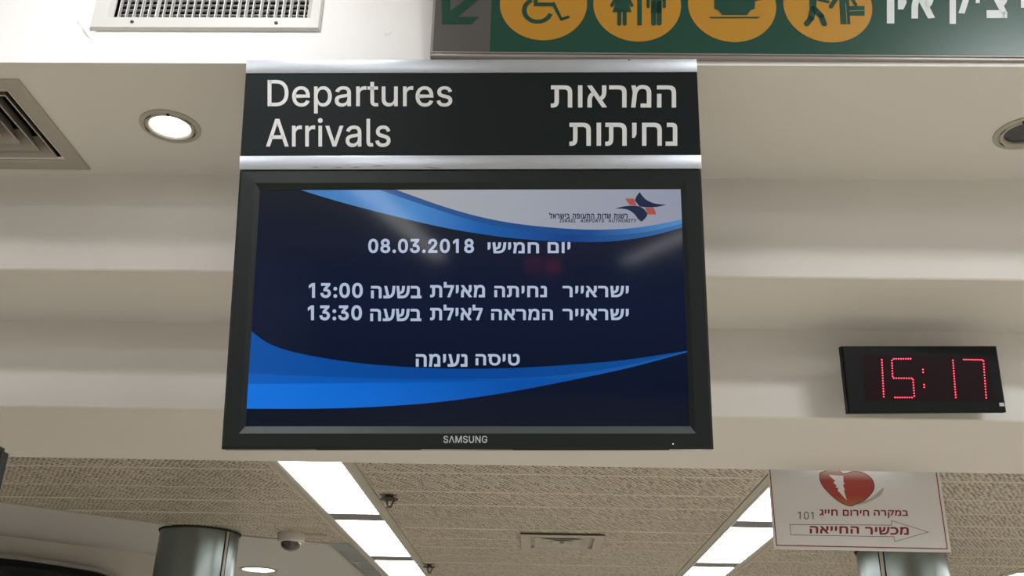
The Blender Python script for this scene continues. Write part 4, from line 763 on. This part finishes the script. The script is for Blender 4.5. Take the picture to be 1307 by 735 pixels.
# ------------------------------------------------------------------ LED clock
CS = .978
cc = EYE + (Vector((1.179, 2.896, 2.607)) - EYE) * CS
CP = Plane(cc, D(8.385), D(5.71), D(-2.93)); cw, ch = .25 * CS, .1038 * CS
ck = empty('digital_clock', Mx=CP.M.copy()); tag(ck, 'black digital wall clock with red LED digits reading 15:17', 'clock')
bm = bmesh.new(); rect_loops(bm, [(-cw + .004, cw - .004, -ch + .004, ch - .004, .026), (-cw, cw, -ch, ch, .022), (-cw, cw, -ch, ch, .004), (-cw + .004, cw - .004, -ch + .004, ch - .004, 0)], cap=True)
bm.faces.new([bm.verts.new(p) for p in ((-cw + .004, .026, -ch + .004), (cw - .004, .026, -ch + .004), (cw - .004, .026, ch - .004), (-cw + .004, .026, ch - .004))])
done('housing', bm, CLOCKB, ck)
for x in (-.17, .17): box('wall_arm', x - .012, x + .012, .024, .105 if x < 0 else .085, -.02, .02, FRAME, ck)
kx = lambda a, b: (1040 + a / 4.895, 400 + b / 4.895)
bm = bmesh.new(); flat_poly(bm, CP.uvs([kx(295, 262), kx(1090, 268), kx(1120, 550), kx(318, 542)], -.0004), -.0004); tag(done('display_window', bm, CLOCKP, ck), 'faintly reddish display window')
def dots(segs, name='digit'):
    bm = bmesh.new()
    for (a, b, c, d, n_) in segs:
        A, B = CP.uv(*kx(a, b)), CP.uv(*kx(c, d))
        for i in range(n_):
            t = i / max(1, n_ - 1); x, z = A[0] + (B[0] - A[0]) * t, A[1] + (B[1] - A[1]) * t
            pts = [(x + 0.0024 * math.cos(q * math.pi / 4), z + 0.0024 * math.sin(q * math.pi / 4)) for q in range(8)]; flat_poly(bm, pts, -.0012, .0008)
            pts = [(x + .0012 * math.cos(q * math.pi / 3), z + .0012 * math.sin(q * math.pi / 3)) for q in range(6)]
            nf = len(bm.faces); flat_poly(bm, pts, -.0015); bm.faces.ensure_lookup_table()
            for f in bm.faces[nf:]: f.material_index = 1
    return done(name, bm, parent=ck, mats=[LED, LEDC])
dots([(418, 290, 430, 520, 15)]); dots([(598, 283, 492, 284, 8), (481, 294, 485, 392, 7), (492, 404, 604, 405, 8), (613, 414, 621, 516, 7), (606, 525, 500, 525, 8)])
dots([(675, 350, 676, 368, 2), (682, 445, 683, 461, 2)], 'colon'); dots([(862, 293, 880, 525, 15)]); dots([(930, 288, 1044, 290, 9), (1053, 298, 1070, 527, 14)])
bm = bmesh.new(); flat_poly(bm, CP.uvs([kx(1150, 558), kx(1180, 558), kx(1184, 580), kx(1154, 580)]), -.001); tag(done('badge', bm, SILVER, ck), 'tiny silver maker badge at lower right')

# the same kind of clock hangs far behind the photographer; the television screen mirrors it
def copy_tree(o, parent=None):
    c = o.copy(); COL.objects.link(c)
    if parent: c.parent = parent
    for q_ in [x for x in bpy.data.objects if x.parent == o]: copy_tree(q_, c)
    return c
c2 = copy_tree(ck); c2.matrix_world = Matrix.Translation((.41, -7.5, 3.06)) @ Matrix.Rotation(math.pi, 4, 'Z') @ Matrix.Diagonal((1.05, 1, 1.05, 1))
LED2 = mat('led_red_far', (.3, .01, .02), .4, emit=(1, .02, .10), es=40)
for q_ in [x for x in bpy.data.objects if x.parent == c2 and x.name.split('.')[0] in ('digit', 'colon')]:
    q_.data = q_.data.copy(); q_.data.materials[0] = LED2; q_.data.materials[1] = LED2
tag(c2, 'second red LED clock hanging far behind the photographer, mirrored in the television', 'clock', 'LED clocks'); ck['group'] = 'LED clocks'
for x in (-.15, .15): box('hanging_rod', x - .008, x + .008, .005, .02, ch, (HALL - 3.06) / 1.05, FRAME, c2)
# ------------------------------------------------------------------ paper first aid sign hanging behind the soffit edge
AS = 1.056
ac = EYE + (Vector((1.116, 3.482, 2.321)) - EYE) * AS
AP = Plane(ac, D(.633), D(-1.722), D(.256)); aw, ah = .3 * AS, .13836 * AS
ad = empty('defibrillator_sign', Mx=AP.M.copy()); tag(ad, 'white printed sign with red heart and arrow hanging behind soffit edge', 'sign')
box('board', -aw, aw, 0, .004, -ah, ah + .09, PAPER, ad)
for x in (-.2, .2): box('hanger_peg', x - .008, x + .008, -.028, 0, ah + .03, ah + .05, FRAME, ad)
ax_ = lambda a, b: (960 + a / 4.668, 590 + b / 4.668)
AY = -.0006
def ast(pts, w_, m, name, closed=False, y=AY):
    bm = bmesh.new(); stroke(bm, AP.uvs([ax_(*p) for p in pts], y), w_, y, closed); return done(name, bm, m, ad)
ast([(88, -150), (146, 494), (1163, 515), (1066, -150)], .0036, MAROON, 'border_line')
ast([(225, 370), (832, 374), (832, 347), (1050, 415), (850, 472), (845, 443), (230, 432)], .0018, INK, 'arrow_outline', True)
HT = sm_([(583, 260), (520, 235), (450, 175), (410, 120), (403, 68), (425, 55), (470, 42), (510, 46), (548, 68), (600, 55), (660, 62), (710, 95), (728, 140), (715, 180), (670, 225), (620, 248)], 5, True)
def apoly(pts, m, y, name):
    bm = bmesh.new(); flat_poly(bm, AP.uvs([ax_(*p) for p in pts], y), y); return done(name, bm, m, ad)
apoly(sm_([(600, 250), (690, 222), (735, 190), (783, 150), (770, 190), (720, 225), (650, 250)], 4, True), mat('print_grey', (.42, .40, .39), .6), -.0003, 'heart_drop_shadow')  # printed drop shadow right of the heart, a flat grey shape on the board
HM = bpy.data.materials.new('heart_print'); HM.use_nodes = True; nt = HM.node_tree; b = nt.nodes['Principled BSDF']; b.inputs['Roughness'].default_value = .5
tc = nt.nodes.new('ShaderNodeTexCoord'); s_ = nt.nodes.new('ShaderNodeSeparateXYZ'); mr = nt.nodes.new('ShaderNodeMapRange'); cr = nt.nodes.new('ShaderNodeValToRGB')
nt.links.new(tc.outputs['Object'], s_.inputs[0]); nt.links.new(s_.outputs[2], mr.inputs[0]); mr.inputs[1].default_value = AP.uv(*ax_(583, 260))[1]; mr.inputs[2].default_value = AP.uv(*ax_(583, 45))[1]
nt.links.new(mr.outputs[0], cr.inputs[0]); nt.links.new(cr.outputs[0], b.inputs['Base Color'])
el = cr.color_ramp.elements; el[0].color = (.40, .14, .06, 1); el[1].color = (.50, .38, .36, 1); a_ = el.new(.3); a_.color = (.36, .045, .035, 1); a_ = el.new(.7); a_.color = (.33, .05, .045, 1)
apoly(HT, HM, -.0006, 'heart'); ast(HT, .0022, mat('heart_outline_print', (.06, .015, .015), .6), 'heart_outline', True, -.0009)
apoly([(455, 73), (543, 80), (545, 120), (554, 128), (541, 131), (548, 155), (554, 162), (546, 166), (565, 228), (508, 165), (516, 155), (495, 147), (504, 140), (484, 120), (495, 111)], PAPER, -.0012, 'lightning_bolt')
lettering(AP, AY, [('\u05d1\u05de\u05e7\u05e8\u05d4', 1115.3, 650.6, 1159.4, 660.6, .4), ('\u05d7\u05d9\u05e8\u05d5\u05dd', 1075.7, 650.4, 1109.3, 658.2, .3), ('\u05d7\u05d9\u05d9\u05d2', 1046, 650, 1069.3, 658.2, .2),
    ('\u05de\u05db\u05e9\u05d9\u05e8', 1104, 672.2, 1160, 682.2, .2), ('\u05d4\u05d7\u05d9\u05d9\u05d0\u05d4', 1033.5, 671.2, 1096.5, 680.6, .4)], MAROON, ad, bold=.024)
lettering(AP, AY, [('101', 1018.4, 652.9, 1038.4, 662.6, .2)], INK, ad)

# ------------------------------------------------------------------ steel columns
def column(x, y, r, ang, label):
    e = empty('column', (x, y, 0)); tag(e, label, 'column', 'round steel columns'); e.rotation_euler = (0, 0, ang)
    top = PZ - .004
    lathe_obj('shaft', [(r + .0, 0), (r, .6), (r, 1.4), (r, top - .006)], STEEL, e, 72)
    lathe_obj('shadow_gap', [(r + .006, top - .010), (r + .010, top + .002), (r - .02, top + .002)], DARK, e, 72)
    lathe_obj('base_ring', [(r + .02, 0), (r + .02, .08), (r + .01, .1), (r, .1)], STEEL, e, 72)
    bm = bmesh.new()
    for k_ in range(4):
        t0, t1 = -.04 + k_ * .02, -.02 + k_ * .02
        bm.faces.new([bm.verts.new((rr * math.cos(t), rr * math.sin(t), z)) for rr, t, z in ((r + .003, t0, .1), (r + .003, t1, .1), (r + .003, t1, top - .01), (r + .003, t0, top - .01))])
    done('cover_strip', bm, TRIM, e)
    for t in (.06, -.06):
        bm = bmesh.new(); bmesh.ops.create_cube(bm, size=1, matrix=Matrix.Rotation(t, 4, 'Z') @ Matrix.Translation((r, 0, top / 2 + .05)) @ Matrix.Diagonal((.006, .005, top - .11, 1))); done('seam', bm, BLACK, e)
def col_at(pxl, pxr, pyl, pyr):
    A, B = on_z(pxl, pyl, PZ), on_z(pxr, pyr, PZ); return (A + B) / 2, (A - B).length / 2
cl, rl = col_at(205.2, 302, 672, 684); column(cl.x, cl.y + .02, rl * 1.0, -.50, 'brushed steel column meeting the perforated ceiling edge, lower left')
column(2.235, 6.25, .262, -2.35, 'brushed steel column whose top is hidden by the paper heart sign')

# ------------------------------------------------------------------ dome camera, sprinklers
q = on_z(372.5, 681, PZ); e = empty('dome_camera', (q.x, q.y, PZ)); tag(e, 'white dome security camera under the ceiling edge, right of left column', 'camera')
lathe_obj('base', [(.0, .01), (.082, .01), (.082, -.045), (.076, -.053), (0, -.053)], CAMW, e, 40)
lathe_obj('dome', [(.060, -.053), (.060, -.066), (.052, -.085), (.034, -.100), (0, -.107)], DOME, e, 32)
bm = bmesh.new(); bx(bm, .05, .22, -.008, .008, -.018, -.004); done('cable', bm, CAMW, e)
for a, b, lb in ((497, 632, 'dark sprinkler head beside the first strip, nearer and larger one'), (548, 720, 'dark sprinkler head beside the first strip, farther one low in picture')):
    q = on_z(a, b, PZ); e = empty('sprinkler_head', (q.x, q.y, PZ)); tag(e, lb, 'sprinkler', 'sprinkler heads')
    lathe_obj('escutcheon', [(0, -.001), (.018, -.001), (.018, -.016), (.044, -.017), (.046, -.022), (.0, -.024)], BRASS, e, 24)
    for t in range(3):
        bm = bmesh.new(); an = t * 2.094 + .3
        A, B = Vector((.026 * math.cos(an), .026 * math.sin(an), -.022)), Vector((.011 * math.cos(an), .011 * math.sin(an), -.058))
        d = (B - A); bmesh.ops.create_cone(bm, cap_ends=True, segments=6, radius1=.0045, radius2=.0035, depth=d.length, matrix=Matrix.Translation((A + B) / 2) @ d.to_track_quat('Z', 'Y').to_matrix().to_4x4()); done('frame_arm', bm, BRASS, e)
    lathe_obj('deflector', [(0, -.055), (.015, -.057), (.016, -.062), (0, -.064)], BRASS, e, 16)

# ------------------------------------------------------------------ slanting shop wall at the lower left, black shop front on it
A, B = on_z(0, 683, PZ + .1), on_z(110, 697, PZ + .1)
d = (B - A); d.z = 0; d.normalize(); nrm = Vector((d.y, -d.x, 0))
WA = A - d * 2.6; WB = A + d * 1.15
WM = Matrix((d, -nrm, Vector((0, 0, 1)))).transposed().to_4x4(); WM.translation = Vector((WA.x, WA.y, 0))
SHW = Plane(Vector((0, 0, 0))); SHW.M = WM; SHW.I = WM.inverted()
ln = (WB - WA).length
SW = mat('shop_wall_paint', (.58, .55, .50), .7, noise=.03)
bm = bmesh.new(); bx(bm, 0, ln, 0, .12, 0, PZ + .1); wl = done('wall_shop', bm, SW); wl.matrix_world = WM; tag(wl, 'pale slanting wall beyond the perforated ceiling', kind='structure')
bm = bmesh.new(); bx(bm, WB.x, WB.x + .12, WB.y, 15.9, 0, PZ + .1); tag(done('wall_passage', bm, SW), 'pale wall of the passage behind the left column', kind='structure')
sf = empty('shop_front', Mx=WM.copy()); tag(sf, 'black glossy shop front top with curved end below the pale wall', 'shop front')
yv = -.10
top = SHW.uvs([(-60, 700), (0, 706), (60, 714), (110, 722), (135, 728), (160, 742)], yv)
rail = sm_(top, 5)
for (nm, zo0, zo1, ya, yb, m) in (('upper_rail', 0, -.028, -.10, -.001, FRAME), ('recess', -.028, -.075, -.07, -.001, BLACK), ('lower_rail', -.075, -.10, -.115, -.001, SHOP), ('glass_fascia', -.10, -.5, -.09, -.001, SHOP)):
    bm = bmesh.new(); pr = None
    for (x, z) in rail:
        q = [bm.verts.new(p) for p in ((x, ya, z + zo0), (x, ya, z + zo1), (x, yb, z + zo1), (x, yb, z + zo0))]
        if pr:
            for k_ in range(4): bm.faces.new((pr[k_], pr[(k_ + 1) % 4], q[(k_ + 1) % 4], q[k_]))
        else: bm.faces.new(q)
        pr = q
    bm.faces.new(pr[::-1]); done(nm, bm, m, sf)

# ------------------------------------------------------------------ black display totem, its corner at the left edge
tp = on_y(14.5, 568.5, 2.15)
e = empty('display_totem', (tp.x - .318, 2.15, 0)); tag(e, 'black rounded corner of a tall display stand at the left edge', 'display stand'); e.rotation_euler = (0, 0, 0)
bm = bmesh.new(); bx(bm, -.3, .3, 0, .03, .12, tp.z)
bmesh.ops.bevel(bm, geom=[ed for ed in bm.edges if abs(ed.verts[0].co.y - ed.verts[1].co.y) > .01], offset=.012, segments=4, affect='EDGES')
done('casing', bm, BLACK, e); box('stand', -.2, .2, .004, .026, .02, .12, BLACK, e); box('foot_plate', -.32, .32, -.12, .19, 0, .02, BLACK, e, .004)
box('display_glass', -.26, .26, -.002, .001, .5, tp.z - .06, LENS, e)
